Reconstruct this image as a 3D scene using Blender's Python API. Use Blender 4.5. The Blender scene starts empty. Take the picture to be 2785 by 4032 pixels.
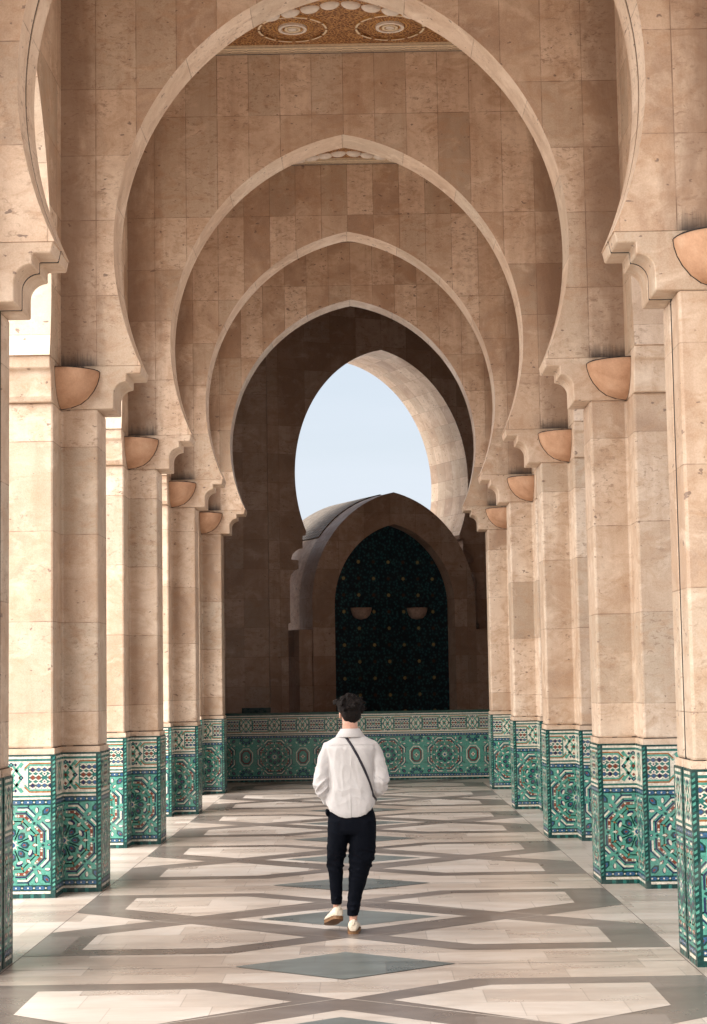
import bpy, bmesh, math, random
from mathutils import Vector, Matrix
from mathutils.bvhtree import BVHTree
from mathutils.geometry import tessellate_polygon
random.seed(7)
R = math.radians
sc = bpy.context.scene
C = sc.collection

# ------------------------------------------------------------------ camera, world, sun, exposure
cam_d = bpy.data.cameras.new('camera'); cam = bpy.data.objects.new('camera', cam_d); C.objects.link(cam)
cam_d.sensor_fit = 'VERTICAL'; cam_d.sensor_height = 36.0; cam_d.lens = 7113.2/4032*36
cam_d.clip_start = 0.1; cam_d.clip_end = 5000
PIT, YAW, ROLL = 0.0932, -0.0058, 0.0161
cy, sy, cp, sp, cr, sr = math.cos(YAW), math.sin(YAW), math.cos(PIT), math.sin(PIT), math.cos(ROLL), math.sin(ROLL)
Mw = Matrix(((cr, 0, -sr), (0, 1, 0), (sr, 0, cr))) @ Matrix(((1, 0, 0), (0, cp, sp), (0, -sp, cp))) @ Matrix(((cy, -sy, 0), (sy, cy, 0), (0, 0, 1)))
Rinv = Mw.transposed()          # rows of Mw = camera right / forward / up in world
right, fwd, up = Vector(Mw[0]), Vector(Mw[1]), Vector(Mw[2])
rot = Matrix((right, up, -fwd)).transposed().to_4x4()
cam.matrix_world = Matrix.Translation((0.181, 0, 1.95)) @ rot
sc.camera = cam

SUN_EL, SUN_AZ = R(42), R(240)      # compass style azimuth, 0 = +Y, clockwise: light from behind left
world = bpy.data.worlds.new('World'); sc.world = world; world.use_nodes = True
wn, wl = world.node_tree.nodes, world.node_tree.links
wn.clear()
wo = wn.new('ShaderNodeOutputWorld'); bg = wn.new('ShaderNodeBackground')
sky = wn.new('ShaderNodeTexSky'); sky.sky_type = 'NISHITA'; sky.sun_disc = False
sky.sun_elevation = SUN_EL; sky.sun_rotation = SUN_AZ; sky.dust_density = 3.0; sky.air_density = 1.2
tcw = wn.new('ShaderNodeTexCoord'); mp = wn.new('ShaderNodeMapping'); mp.inputs['Scale'].default_value = (1.2, 1.2, 7)
nz = wn.new('ShaderNodeTexNoise'); nz.inputs['Scale'].default_value = 2.2; nz.inputs['Detail'].default_value = 5
crw = wn.new('ShaderNodeValToRGB'); crw.color_ramp.elements[0].position = .35; crw.color_ramp.elements[1].position = .68
crw.color_ramp.elements[0].color = (.72, .72, .72, 1); crw.color_ramp.elements[1].color = (.95, .95, .95, 1)
mxw = wn.new('ShaderNodeMix'); mxw.data_type = 'RGBA'
mxw.inputs['B'].default_value = (4.75, 5.15, 5.75, 1)       # thin bright cloud veil, same units as the sky texture
wl.new(tcw.outputs['Generated'], mp.inputs[0]); wl.new(mp.outputs[0], nz.inputs['Vector'])
wl.new(nz.outputs[0], crw.inputs[0]); wl.new(crw.outputs[0], mxw.inputs['Factor'])
wl.new(sky.outputs[0], mxw.inputs['A']); wl.new(mxw.outputs['Result'], bg.inputs[0])
bg.inputs[1].default_value = 0.066
wl.new(bg.outputs[0], wo.inputs[0])

sun_d = bpy.data.lights.new('sun', 'SUN'); sun = bpy.data.objects.new('sun', sun_d); C.objects.link(sun)
sun_d.energy = 4.7; sun_d.angle = R(78); sun_d.color = (1, .96, .9)
sd = Vector((math.sin(SUN_AZ)*math.cos(SUN_EL), math.cos(SUN_AZ)*math.cos(SUN_EL), math.sin(SUN_EL)))
sun.rotation_euler = sd.to_track_quat('Z', 'Y').to_euler(); sun.location = (-20, -20, 40)
sc.view_settings.view_transform = 'Standard'; sc.view_settings.look = 'None'
sc.cycles.max_bounces = 16; sc.cycles.diffuse_bounces = 9; sc.cycles.glossy_bounces = 4
sc.view_settings.gamma = 1; sc.view_settings.exposure = 1.38

# ------------------------------------------------------------------ helpers
def srgb(r, g, b):
    f = lambda c: (c/255/12.92 if c/255 <= .04045 else ((c/255+.055)/1.055)**2.4)
    return (f(r), f(g), f(b), 1)

def tag(o, label=None, cat=None, group=None, kind=None):
    if label: o['label'] = label
    if cat: o['category'] = cat
    if group: o['group'] = group
    if kind: o['kind'] = kind
    return o

def empty(name, loc, label, cat, group=None, rz=0):
    o = bpy.data.objects.new(name, None); C.objects.link(o); o.location = loc; o.rotation_euler = (0, 0, rz)
    o.empty_display_size = .2
    return tag(o, label, cat, group)

class MB:
    """collects polygons (points, uvs, material index) and links them as one mesh object"""
    def __init__(s, org=(0, 0, 0)): s.f = []; s.org = Vector(org)
    def poly(s, pts, m=0, uv=None):
        pts = [Vector(p) for p in pts]
        if uv is None:
            n = Vector((0, 0, 0))
            for i in range(len(pts)):
                a, b = pts[i], pts[(i+1) % len(pts)]; n += a.cross(b)
            ax = max(range(3), key=lambda i: abs(n[i]))
            uv = [((p.y, p.z), (p.x, p.z), (p.x, p.y))[ax] for p in pts]
        s.f.append((pts, uv, m)); return s
    def box(s, x0, x1, y0, y1, z0, z1, m=0):
        v = [(x, y, z) for z in (z0, z1) for y in (y0, y1) for x in (x0, x1)]
        for q in ((0, 2, 3, 1), (4, 5, 7, 6), (0, 1, 5, 4), (2, 6, 7, 3), (0, 4, 6, 2), (1, 3, 7, 5)):
            s.poly([v[i] for i in q], m)
        return s
    def plan(s, poly, z0, z1, m=0, caps=True):
        n = len(poly)
        area = sum(poly[i][0]*poly[(i+1) % n][1]-poly[(i+1) % n][0]*poly[i][1] for i in range(n))
        if area < 0: poly = poly[::-1]
        for i in range(n):
            a, b = poly[i], poly[(i+1) % n]
            s.poly([(a[0], a[1], z0), (b[0], b[1], z0), (b[0], b[1], z1), (a[0], a[1], z1)], m)
        if caps:
            s.poly([(p[0], p[1], z1) for p in poly], m); s.poly([(p[0], p[1], z0) for p in poly[::-1]], m)
        return s
    def prism(s, prof, d0, d1, axis='y', m=0, mside=None, side_from=0, side_to=None, closed=True):
        """prof in (a,z); extruded along y (a=x) or x (a=y); edges side_from..side_to use mside with arc-length uvs"""
        n = len(prof)
        mk = (lambda a, z, d: (a, d, z)) if axis == 'y' else (lambda a, z, d: (d, a, z))
        area = sum(prof[i][0]*prof[(i+1) % n][1]-prof[(i+1) % n][0]*prof[i][1] for i in range(n))
        flip = (area < 0) != (axis == 'x')
        A = [mk(a, z, d0) for a, z in prof]; B = [mk(a, z, d1) for a, z in prof]
        lo, hi = (A, B)
        uvp = [(a, z) for a, z in prof]
        s.poly(A if not flip else A[::-1], m, uvp if not flip else uvp[::-1])
        s.poly(B[::-1] if not flip else B, m, uvp[::-1] if not flip else uvp)
        L = 0
        for i in range(n):
            j = (i+1) % n
            dl = math.hypot(prof[j][0]-prof[i][0], prof[j][1]-prof[i][1])
            q = [A[i], B[i], B[j], A[j]]; mm = m; uv = None
            if mside is not None and side_from <= i < (side_to if side_to is not None else n):
                mm = mside; uv = [(L, d0), (L, d1), (L+dl, d1), (L+dl, d0)]; L += dl
            if flip: q = q[::-1]; uv = uv[::-1] if uv else None
            s.poly(q, mm, uv)
        return s
    def build(s, name, mats, parent=None, smooth=False):
        if not isinstance(mats, (list, tuple)): mats = [mats]
        me = bpy.data.meshes.new(name); vs = []; fs = []
        for pts, uv, m in s.f:
            k = len(vs); vs += [p-s.org for p in pts]; fs.append(tuple(range(k, k+len(pts))))
        me.from_pydata(vs, [], fs)
        for m in mats: me.materials.append(m)
        ul = me.uv_layers.new(name='UVMap'); i = 0
        buf = []; mi = []
        for pts, uv, m in s.f:
            for t in uv: buf += [t[0], t[1]]
            mi.append(m)
        ul.data.foreach_set('uv', buf); me.polygons.foreach_set('material_index', mi)
        o = bpy.data.objects.new(name, me); C.objects.link(o)
        if parent: o.parent = parent
        if smooth:
            bm = bmesh.new(); bm.from_mesh(me); bmesh.ops.remove_doubles(bm, verts=bm.verts, dist=1e-5)
            bm.to_mesh(me); bm.free()
            for p in me.polygons: p.use_smooth = True
        me.update(); return o

def copy_tree(o, parent=None):
    c = o.copy(); C.objects.link(c); c.parent = parent
    for ch in list(o.children):
        copy_tree(ch, c)
    return c

def bevel(o, w, seg=2, ang=35):
    bm = bmesh.new(); bm.from_mesh(o.data); bmesh.ops.remove_doubles(bm, verts=bm.verts, dist=1e-5); bm.to_mesh(o.data); bm.free()
    b = o.modifiers.new('bevel', 'BEVEL'); b.width = w; b.segments = seg; b.limit_method = 'ANGLE'; b.angle_limit = R(ang)
    return o

# ------------------------------------------------------------------ materials
class NT:
    def __init__(s, name):
        s.mat = bpy.data.materials.new(name); s.mat.use_nodes = True
        s.n = s.mat.node_tree.nodes; s.l = s.mat.node_tree.links
        s.b = s.n['Principled BSDF']
    def set(s, sock, v):
        if hasattr(v, 'default_value') or isinstance(v, bpy.types.NodeSocket): s.l.new(v, sock)
        else: sock.default_value = v
    def math(s, op, a, b=0.0, c=None, clamp=False):
        m = s.n.new('ShaderNodeMath'); m.operation = op; m.use_clamp = clamp
        s.set(m.inputs[0], a); s.set(m.inputs[1], b)
        if c is not None: s.set(m.inputs[2], c)
        return m.outputs[0]
    def noise(s, vec, scale, detail=4, rough=.55, dist=0, out=0):
        m = s.n.new('ShaderNodeTexNoise'); m.inputs['Scale'].default_value = scale
        m.inputs['Detail'].default_value = detail; m.inputs['Roughness'].default_value = rough; m.inputs['Distortion'].default_value = dist
        if vec is not None: s.l.new(vec, m.inputs['Vector'])
        return m.outputs[out]
    def ramp(s, fac, stops):
        m = s.n.new('ShaderNodeValToRGB'); e = m.color_ramp.elements
        while len(e) < len(stops): e.new(.5)
        for i, (p, c) in enumerate(stops):
            e[i].position = p; e[i].color = c if len(c) == 4 else (*c, 1)
        s.l.new(fac, m.inputs[0]); return m.outputs[0]
    def mix(s, f, a, b, mode='MIX'):
        m = s.n.new('ShaderNodeMix'); m.data_type = 'RGBA'; m.blend_type = mode
        s.set(m.inputs['Factor'], f); s.set(m.inputs['A'], a); s.set(m.inputs['B'], b)
        return m.outputs['Result']
    def pos(s):
        return s.n.new('ShaderNodeNewGeometry').outputs['Position']
    def vmul(s, v, k, off=(0, 0, 0)):
        m = s.n.new('ShaderNodeMapping'); m.inputs['Scale'].default_value = k; m.inputs['Location'].default_value = off
        s.l.new(v, m.inputs[0]); return m.outputs[0]
    def uv(s):
        u = s.n.new('ShaderNodeUVMap'); u.uv_map = 'UVMap'
        x = s.n.new('ShaderNodeSeparateXYZ'); s.l.new(u.outputs[0], x.inputs[0]); return x.outputs[0], x.outputs[1]
    def comb(s, x, y, z=0.0):
        m = s.n.new('ShaderNodeCombineXYZ'); s.set(m.inputs[0], x); s.set(m.inputs[1], y); s.set(m.inputs[2], z); return m.outputs[0]
    def bump(s, h, strength=.3, dist=.01):
        m = s.n.new('ShaderNodeBump'); m.inputs['Strength'].default_value = strength; m.inputs['Distance'].default_value = dist
        s.l.new(h, m.inputs['Height']); s.l.new(m.outputs[0], s.b.inputs['Normal'])
    def col(s, c): s.set(s.b.inputs['Base Color'], c)
    def rough(s, r): s.set(s.b.inputs['Roughness'], r)

ROWS = [5.74, 6.49, 7.14, 7.81, 9.11]
def stone(name, du=.4, rows=ROWS, soot=False, stain_shade=False, tint=(1, 1, 1), period=None, var=1.4, cloud=.68):
    t = NT(name); P = t.pos(); u, v = t.uv()
    info = t.n.new('ShaderNodeObjectInfo'); rnd = info.outputs['Random']
    # block cells
    if rows is not None:
        row = None; dmin = None
        for z in rows:
            st = t.math('GREATER_THAN', v, z); row = st if row is None else t.math('ADD', row, st)
            d = t.math('ABSOLUTE', t.math('SUBTRACT', v, z)); dmin = d if dmin is None else t.math('MINIMUM', dmin, d)
    elif period:
        f = t.math('DIVIDE', v, period); row = t.math('FLOOR', f)
        d = t.math('FRACT', f); d = t.math('MINIMUM', d, t.math('SUBTRACT', 1.0, d)); dmin = t.math('MULTIPLY', d, period)
    if du:
        f = t.math('ADD', t.math('DIVIDE', u, du), 100.0); cx = t.math('FLOOR', f)
        d = t.math('FRACT', f); d = t.math('MINIMUM', d, t.math('SUBTRACT', 1.0, d)); d = t.math('MULTIPLY', d, du)
        dj = t.math('MINIMUM', dmin, d)
    else:
        cx = 0.0; dj = dmin
    wn_ = t.n.new('ShaderNodeTexWhiteNoise'); wn_.noise_dimensions = '3D'
    t.l.new(t.comb(cx, row, t.math('MULTIPLY', rnd, 37.0)), wn_.inputs['Vector'])
    cell = wn_.outputs['Value']
    # mottled travertine
    wob = t.noise(P, 1.1, 3, .5)
    big = t.noise(P, 1.7, 5, .6, .8)
    cellv = t.math('MULTIPLY_ADD', t.math('SUBTRACT', cell, .5), .42*var, big)
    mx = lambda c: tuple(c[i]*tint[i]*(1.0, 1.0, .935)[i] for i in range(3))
    base = t.ramp(cellv, [(.18, mx((.34, .22, .155))), (.40, mx((.49, .35, .26))), (.60, mx((.60, .455, .36))), (.85, mx((.70, .57, .475)))])
    gb = t.math('FRACT', t.math('MULTIPLY', cell, 7.31))
    base = t.mix(t.ramp(gb, [(.70, (0, 0, 0)), (.8, (.50, .50, .50))]), base, mx((.36, .285, .22)) + (1,))
    # warm brown clouds
    cl = t.noise(t.vmul(P, (1, 1, 1.6), (4, 2, 7)), 3.3, 6, .65, 1.2)
    base = t.mix(t.ramp(cl, [(.47, (0, 0, 0)), (.66, (cloud, cloud, cloud))]), base, mx((.40, .24, .145)) + (1,))
    drip = t.noise(t.vmul(P, (3.2, 3.2, .28), (2, 5, 1)), 1.6, 5, .65, .4)
    base = t.mix(t.ramp(drip, [(.48, (0, 0, 0)), (.70, (.5, .5, .5))]), base, mx((.36, .21, .13)) + (1,))
    pale = t.noise(t.vmul(P, (1, 1, 1.4), (7, 7, 2)), 2.4, 5, .65, .6)
    base = t.mix(t.ramp(pale, [(.55, (0, 0, 0)), (.72, (.55, .55, .55))]), base, mx((.76, .63, .53)) + (1,))
    # pits and veins of the travertine, gathered in patches
    pit = t.noise(t.vmul(P, (1, 1, 1.9)), 14, 6, .75, .8)
    msk = t.noise(P, 2.1, 3, .6)
    msk2 = t.math('MULTIPLY_ADD', t.math('SUBTRACT', cell, .5), .25, msk)
    pm = t.math('MULTIPLY', t.ramp(pit, [(.54, (0, 0, 0)), (.63, (1, 1, 1))]), t.ramp(msk2, [(.42, (0, 0, 0)), (.62, (1, 1, 1))]))
    base = t.mix(t.math('MULTIPLY', pm, .78), base, mx((.235, .13, .08)) + (1,))
    hole = t.noise(t.vmul(P, (1, 1, 1.6), (9, 3, 1)), 11, 2, .5)
    hm = t.ramp(hole, [(.70, (0, 0, 0)), (.72, (.8, .8, .8))])
    base = t.mix(hm, base, (.12, .06, .04, 1))
    fine = t.noise(P, 90, 3, .7)
    base = t.mix(.16, base, t.ramp(fine, [(.3, (.25, .16, .11)), (.7, (.85, .72, .6))]), 'MIX')
    # joints
    jn = t.noise(P, 6, 3, .6)
    jm = t.math('MULTIPLY', t.math('LESS_THAN', dj, .0045), t.ramp(jn, [(.35, (.15, .15, .15)), (.65, (.85, .85, .85))]))
    base = t.mix(jm, base, (.20, .115, .07, 1))
    sep = t.n.new('ShaderNodeSeparateXYZ'); t.l.new(P, sep.inputs[0])
    if stain_shade:   # weathering mixed with painted shade, up the inner corners of the walls
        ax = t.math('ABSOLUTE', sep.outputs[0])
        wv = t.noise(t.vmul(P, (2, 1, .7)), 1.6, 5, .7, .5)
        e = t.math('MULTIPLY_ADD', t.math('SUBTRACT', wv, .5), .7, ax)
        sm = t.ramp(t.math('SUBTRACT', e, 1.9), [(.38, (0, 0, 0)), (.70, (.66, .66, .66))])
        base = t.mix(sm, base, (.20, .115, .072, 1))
    if soot:    # black streaks above the wall lamps
        ax = t.math('ABSOLUTE', sep.outputs[0])
        h = t.math('SUBTRACT', sep.outputs[2], 4.97)
        st = t.noise(t.vmul(P, (44, 1, 1.2)), 1.0, 3, .7)
        hh = t.math('MULTIPLY_ADD', st, .24, .085)
        fade = t.math('MULTIPLY', t.math('SUBTRACT', 1.0, t.math('DIVIDE', h, hh), clamp=True), 1.5, clamp=True)
        inx = t.math('MULTIPLY', t.math('MULTIPLY', t.math('SUBTRACT', ax, 2.37), 16.0, clamp=True), t.math('GREATER_THAN', h, 0.0))
        base = t.mix(t.math('MULTIPLY', t.math('MULTIPLY', fade, inx), .93), base, (.035, .025, .022, 1))
    t.col(base); t.rough(t.ramp(big, [(.3, (.62, .62, .62)), (.7, (.45, .45, .45))]))
    bh = t.math('SUBTRACT', t.math('MULTIPLY', fine, .25), t.math('ADD', t.math('MULTIPLY', pm, .8), t.math('MULTIPLY', jm, 1.2)))
    t.bump(bh, .35, .006)
    return t.mat

M = {}
M['wall'] = stone('stone_wall', soot=True, stain_shade=True, tint=(1.13, 1.09, 1.06))
M['side'] = stone('stone_side', du=.44, tint=(1.08, 1.06, 1.04))
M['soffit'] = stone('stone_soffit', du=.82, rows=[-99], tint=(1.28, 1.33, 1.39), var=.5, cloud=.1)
M['soffit_far'] = stone('stone_vault', du=.42, rows=None, period=.36, tint=(.98, .93, .88), var=1.6, cloud=.3)
M['shaft'] = stone('stone_shaft', du=None, rows=None, period=.85, tint=(1.09, 1.11, 1.13), var=1.2)
M['corbel'] = stone('stone_corbel', du=None, rows=[0], tint=(1.10, 1.11, 1.12), var=.3)
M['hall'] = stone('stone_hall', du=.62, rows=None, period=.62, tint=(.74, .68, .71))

def plain(name, c, rough=.5, nscale=20, amt=.25, spec=.5, bump=0, metallic=0):
    t = NT(name); n = t.noise(t.pos(), nscale, 4, .6)
    dk = tuple(x*(1-amt) for x in c[:3]) + (1,); lt = tuple(min(1, x*(1+amt)) for x in c[:3]) + (1,)
    t.col(t.ramp(n, [(.3, dk), (.7, lt)])); t.rough(rough); t.b.inputs['Specular IOR Level'].default_value = spec
    t.b.inputs['Metallic'].default_value = metallic
    if bump: t.bump(n, bump, .004)
    return t.mat
M['gap'] = plain('joint_gap', (.012, .009, .008, 1), .9)
M['terra'] = None
t = NT('terracotta'); P = t.pos(); n = t.noise(P, 5, 5, .6, .4); n2 = t.noise(P, 60, 3, .7)
c = t.ramp(n, [(.3, (.42, .235, .14)), (.55, (.55, .335, .215)), (.75, (.62, .42, .29))])
c = t.mix(.15, c, t.ramp(n2, [(.3, (.2, .08, .04)), (.7, (.7, .4, .25))])); t.col(c); t.rough(.9); t.b.inputs['Specular IOR Level'].default_value = .15; t.bump(n2, .4, .004); M['terra'] = t.mat
M['sootrim'] = plain('soot_rim', (.025, .018, .015, 1), .9)

# glazed tiles: every colour its own glaze
def glaze(name, c):
    t = NT(name); P = t.pos(); n = t.noise(P, 45, 3, .6); n2 = t.noise(P, 6, 3, .6)
    dk = tuple(x*.68 for x in c[:3]) + (1,); lt = tuple(min(1, x*1.25) for x in c[:3]) + (1,)
    base = t.ramp(n, [(.3, dk), (.7, lt)])
    base = t.mix(t.ramp(n2, [(.5, (0, 0, 0)), (.8, (.25, .25, .25))]), base, (.30, .29, .25, 1))
    t.col(base); t.rough(t.ramp(n2, [(.3, (.22, .22, .22)), (.7, (.38, .38, .38))])); t.bump(n, .25, .002)
    return t.mat
TC = ['mint', 'green', 'dgreen', 'navy', 'blue', 'white', 'rust', 'orange']
TCOL = dict(mint=srgb(82, 148, 132), green=srgb(40, 104, 96), dgreen=srgb(16, 60, 57), navy=srgb(28, 38, 74), blue=srgb(50, 88, 122),
            white=srgb(212, 204, 188), rust=srgb(122, 62, 46), orange=srgb(150, 96, 52))
TM = [glaze('glaze_'+k, TCOL[k]) for k in TC]
TI = {k: i for i, k in enumerate(TC)}

# ------------------------------------------------------------------ zellige drawing in (u,v)
def clip(poly, u0, u1, v0, v1):
    for ax, lim, sg in ((0, u0, 1), (0, u1, -1), (1, v0, 1), (1, v1, -1)):
        out = []
        for i in range(len(poly)):
            a, b = poly[i], poly[(i+1) % len(poly)]
            ia, ib = sg*(a[ax]-lim) >= 0, sg*(b[ax]-lim) >= 0
            if ia: out.append(a)
            if ia != ib:
                k = (lim-a[ax])/(b[ax]-a[ax]); out.append((a[0]+(b[0]-a[0])*k, a[1]+(b[1]-a[1])*k))
        poly = out
        if len(poly) < 3: return None
    return poly

class Zel:
    def __init__(s, clipr): s.p = []; s.c = clipr
    def add(s, pts, col, lay):
        q = clip(pts, *s.c)
        if q: s.p.append((q, TI[col], lay))
    def rect(s, a, b, c, d, col, lay): s.add([(a, c), (b, c), (b, d), (a, d)], col, lay)
    def at(s, cx, cy, ang, pts, col, lay, k=1.0):
        ca, sa = math.cos(ang), math.sin(ang)
        s.add([(cx+(x*ca-y*sa)*k, cy+(x*sa+y*ca)*k) for x, y in pts], col, lay)
    def line(s, pts, w, col, lay):
        for i in range(len(pts)-1):
            (x0, y0), (x1, y1) = pts[i], pts[i+1]; L = math.hypot(x1-x0, y1-y0) or 1
            e = w*.2; dx, dy = (x1-x0)/L, (y1-y0)/L; nx, ny = -dy*w/2, dx*w/2
            x0 -= dx*e; y0 -= dy*e; x1 += dx*e; y1 += dy*e
            s.add([(x0-nx, y0-ny), (x1-nx, y1-ny), (x1+nx, y1+ny), (x0+nx, y0+ny)], col, lay+i*.25)

def hexp(r0, r1, w):  # elongated petal from r0 to r1 along +x
    m = (r0+r1)/2
    return [(r0, 0), (r0+(r1-r0)*.3, -w), (r0+(r1-r0)*.75, -w), (r1, 0), (r0+(r1-r0)*.75, w), (r0+(r1-r0)*.3, w)]
def ellp(cx, cy, a, b, n=10): return [(cx+a*math.cos(2*math.pi*i/n), cy+b*math.sin(2*math.pi*i/n)) for i in range(n)]

def star(z, u0, v0):
    pi = math.pi
    for k in range(8):
        a = k*pi/4; h = a+pi/8
        # strap lines
        for rr in (.43,):
            z.line([(u0+.055*math.cos(h), v0+.055*math.sin(h)), (u0+rr*math.cos(h), v0+rr*math.sin(h))], .011, 'green', 1)
        z.line([(u0+.235*math.cos(a-.39), v0+.235*math.sin(a-.39)), (u0+.235*math.cos(a+.39), v0+.235*math.sin(a+.39))], .010, 'green', 1)
        z.at(u0, v0, a, hexp(.070, .158, .030), 'dgreen', 2)
        z.at(u0, v0, a, hexp(.080, .132, .018), 'blue', 3)
        z.at(u0, v0, a, hexp(.092, .122, .009), 'rust', 4)
        z.at(u0, v0, a, [(.178, 0), (.205, -.024), (.203, 0), (.205, .024)], 'rust', 2)
        z.at(u0, v0, a, [(.186, 0), (.208, -.012), (.238, 0), (.208, .012)], 'white', 3)
        z.at(u0, v0, h, ellp(.184, -.008, .022, .036), 'navy', 2)
        z.at(u0, v0, h, ellp(.174, 0, .013, .028), 'white', 3)
        z.at(u0, v0, h, [(.215, 0), (.232, -.009), (.249, 0), (.232, .009)], 'orange', 2)
        # broken octagon ring of rust bars in navy outline, white chevron outside
        
        def octp(ap, da):   # point on octagon of apothem ap at angle h+da
            d = R(22.5-abs(da)); return (u0+ap/math.cos(d)*math.cos(h+R(da)), v0+ap/math.cos(d)*math.sin(h+R(da)))
        z.line([octp(.276, -15.5), octp(.276, 0), octp(.275, 15.5)], .047, 'navy', 2)
        z.line([octp(.266, -15.5), octp(.266, 0), octp(.266, 15.5)], .036, 'mint', 3)
        z.line([octp(.266, -13), octp(.266, 0), octp(.266, 13)], .028, 'rust', 4)
        for da in (-16, -11, 0, 11, 16):
            x, y = octp(.266, da); w = .0115
            z.at(x, y, h, [(-w, 0), (0, -w), (w, 0), (0, w)], 'white', 5)
        z.line([octp(.324, -14), octp(.324, 0), octp(.324, 14)], .017, 'white', 3)
        z.line([octp(.343, -15), octp(.343, 0), octp(.341, 15)], .012, 'navy', 2)
        z.at(u0, v0, a, [(.262, 0), (.280, -.014), (.298, 0), (.280, .014)], 'dgreen', 5)
        z.at(u0, v0, a, ellp(.335, 0, .016, .012, 8), 'navy', 2)
        z.at(u0, v0, a, ellp(.335, 0, .006, .006, 6), 'white', 3)
    z.at(u0, v0, 0, [((.058 if i % 2 == 0 else .030)*math.cos(i*pi/8), (.058 if i % 2 == 0 else .030)*math.sin(i*pi/8)) for i in range(16)], 'white', 3)
    z.at(u0, v0, 0, ellp(0, 0, .024, .024, 8), 'blue', 4)
    for sx in (-1, 1):
        for sy_ in (-1, 1):
            x, y = u0+sx*.305, v0+sy_*.305; a = math.atan2(sy_, sx)
            z.at(x, y, a, hexp(-.045, .055, .030), 'dgreen', 3)
            z.at(x, y, a, hexp(-.025, .045, .018), 'blue', 4)
            z.at(x, y, a, hexp(.0, .035, .009), 'rust', 5)
            for q, (dx, dy) in enumerate(((.222, .318), (.322, .222))):
                aa = 1.2 if q == 0 else .35
                z.at(u0+sx*dx, v0+sy_*dy, a+(.8 if (q == 0) == (sx*sy_ > 0) else -.8), ellp(.004, -.004, .027, .016), 'navy', 3)
                z.at(u0+sx*dx, v0+sy_*dy, a+(.8 if (q == 0) == (sx*sy_ > 0) else -.8), ellp(0, 0, .024, .012), 'white', 4)
            z.at(u0, v0, a, [(.335, 0), (.352, -.022), (.35, 0), (.352, .022)], 'rust', 6)
            z.at(u0, v0, a, [(.338, 0), (.356, -.010), (.378, 0), (.356, .010)], 'white', 7)

def oval(z, u0, v0):
    pi = math.pi
    pts = [(u0+a*.125, v0+b*.165) for a, b in ((-.45, -1), (.45, -1), (1, -.5), (1, .5), (.45, 1), (-.45, 1), (-1, .5), (-1, -.5), (-.45, -1))]
    z.line(pts, .016, 'white', 3)
    pts = [(u0+(x-u0)*.70, v0+(y-v0)*.74) for x, y in pts]; z.line(pts, .03, 'navy', 3); z.line(pts, .018, 'rust', 4)
    z.at(u0, v0, 0, [((.05 if i % 2 == 0 else .025)*math.cos(i*pi/4), (.05 if i % 2 == 0 else .025)*math.sin(i*pi/4)) for i in range(8)], 'white', 3)
    z.at(u0, v0, 0, ellp(0, 0, .018, .018, 6), 'rust', 4)
    for sg in (-1, 1):
        for da in (-70, -35, 0, 35, 70):
            a = R(-90*sg+da); z.at(u0, v0+sg*.366, a, hexp(.05, .14, .024), 'dgreen', 3); z.at(u0, v0+sg*.366, a, hexp(.065, .115, .012), 'blue', 4)
            z.at(u0, v0+sg*.366, a+R(17), ellp(.155, 0, .010, .022), 'white', 3)

def cross(z, u0, v0, hw=.10):
    for i in range(-2, 3):
        for j in range(-3, 4):
            x, y = u0+i*.040, v0+j*.040
            if (i+j) % 2 == 0:
                c = 'white' if (i*j) % 3 else ('navy' if j % 2 else 'rust'); w = .016
                z.at(x, y, 0, [(-w, 0), (0, -w), (w, 0), (0, w)], c, 4)
    for sg in (-1, 1):
        z.line([(u0-sg*hw, v0-.13), (u0+sg*hw, v0+.13)], .034, 'mint', 3); z.line([(u0-sg*hw, v0), (u0, v0+.13)], .022, 'mint', 3); z.line([(u0-sg*hw, v0), (u0, v0-.13)], .022, 'mint', 3)
        z.at(u0, v0+sg*.122, 0, [(-.028, 0), (0, -.022), (.028, 0), (0, .022)], 'navy', 4)
        z.at(u0, v0+sg*.122, 0, [(-.012, 0), (0, -.010), (.012, 0), (0, .010)], 'mint', 5)
        z.at(u0+sg*hw*.92, v0, 0, [(-.026, 0), (0, -.024), (.026, 0), (0, .024)], 'navy', 4)
        z.at(u0+sg*hw*.92, v0, 0, [(-.010, 0), (0, -.010), (.010, 0), (0, .010)], 'mint', 5)

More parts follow.
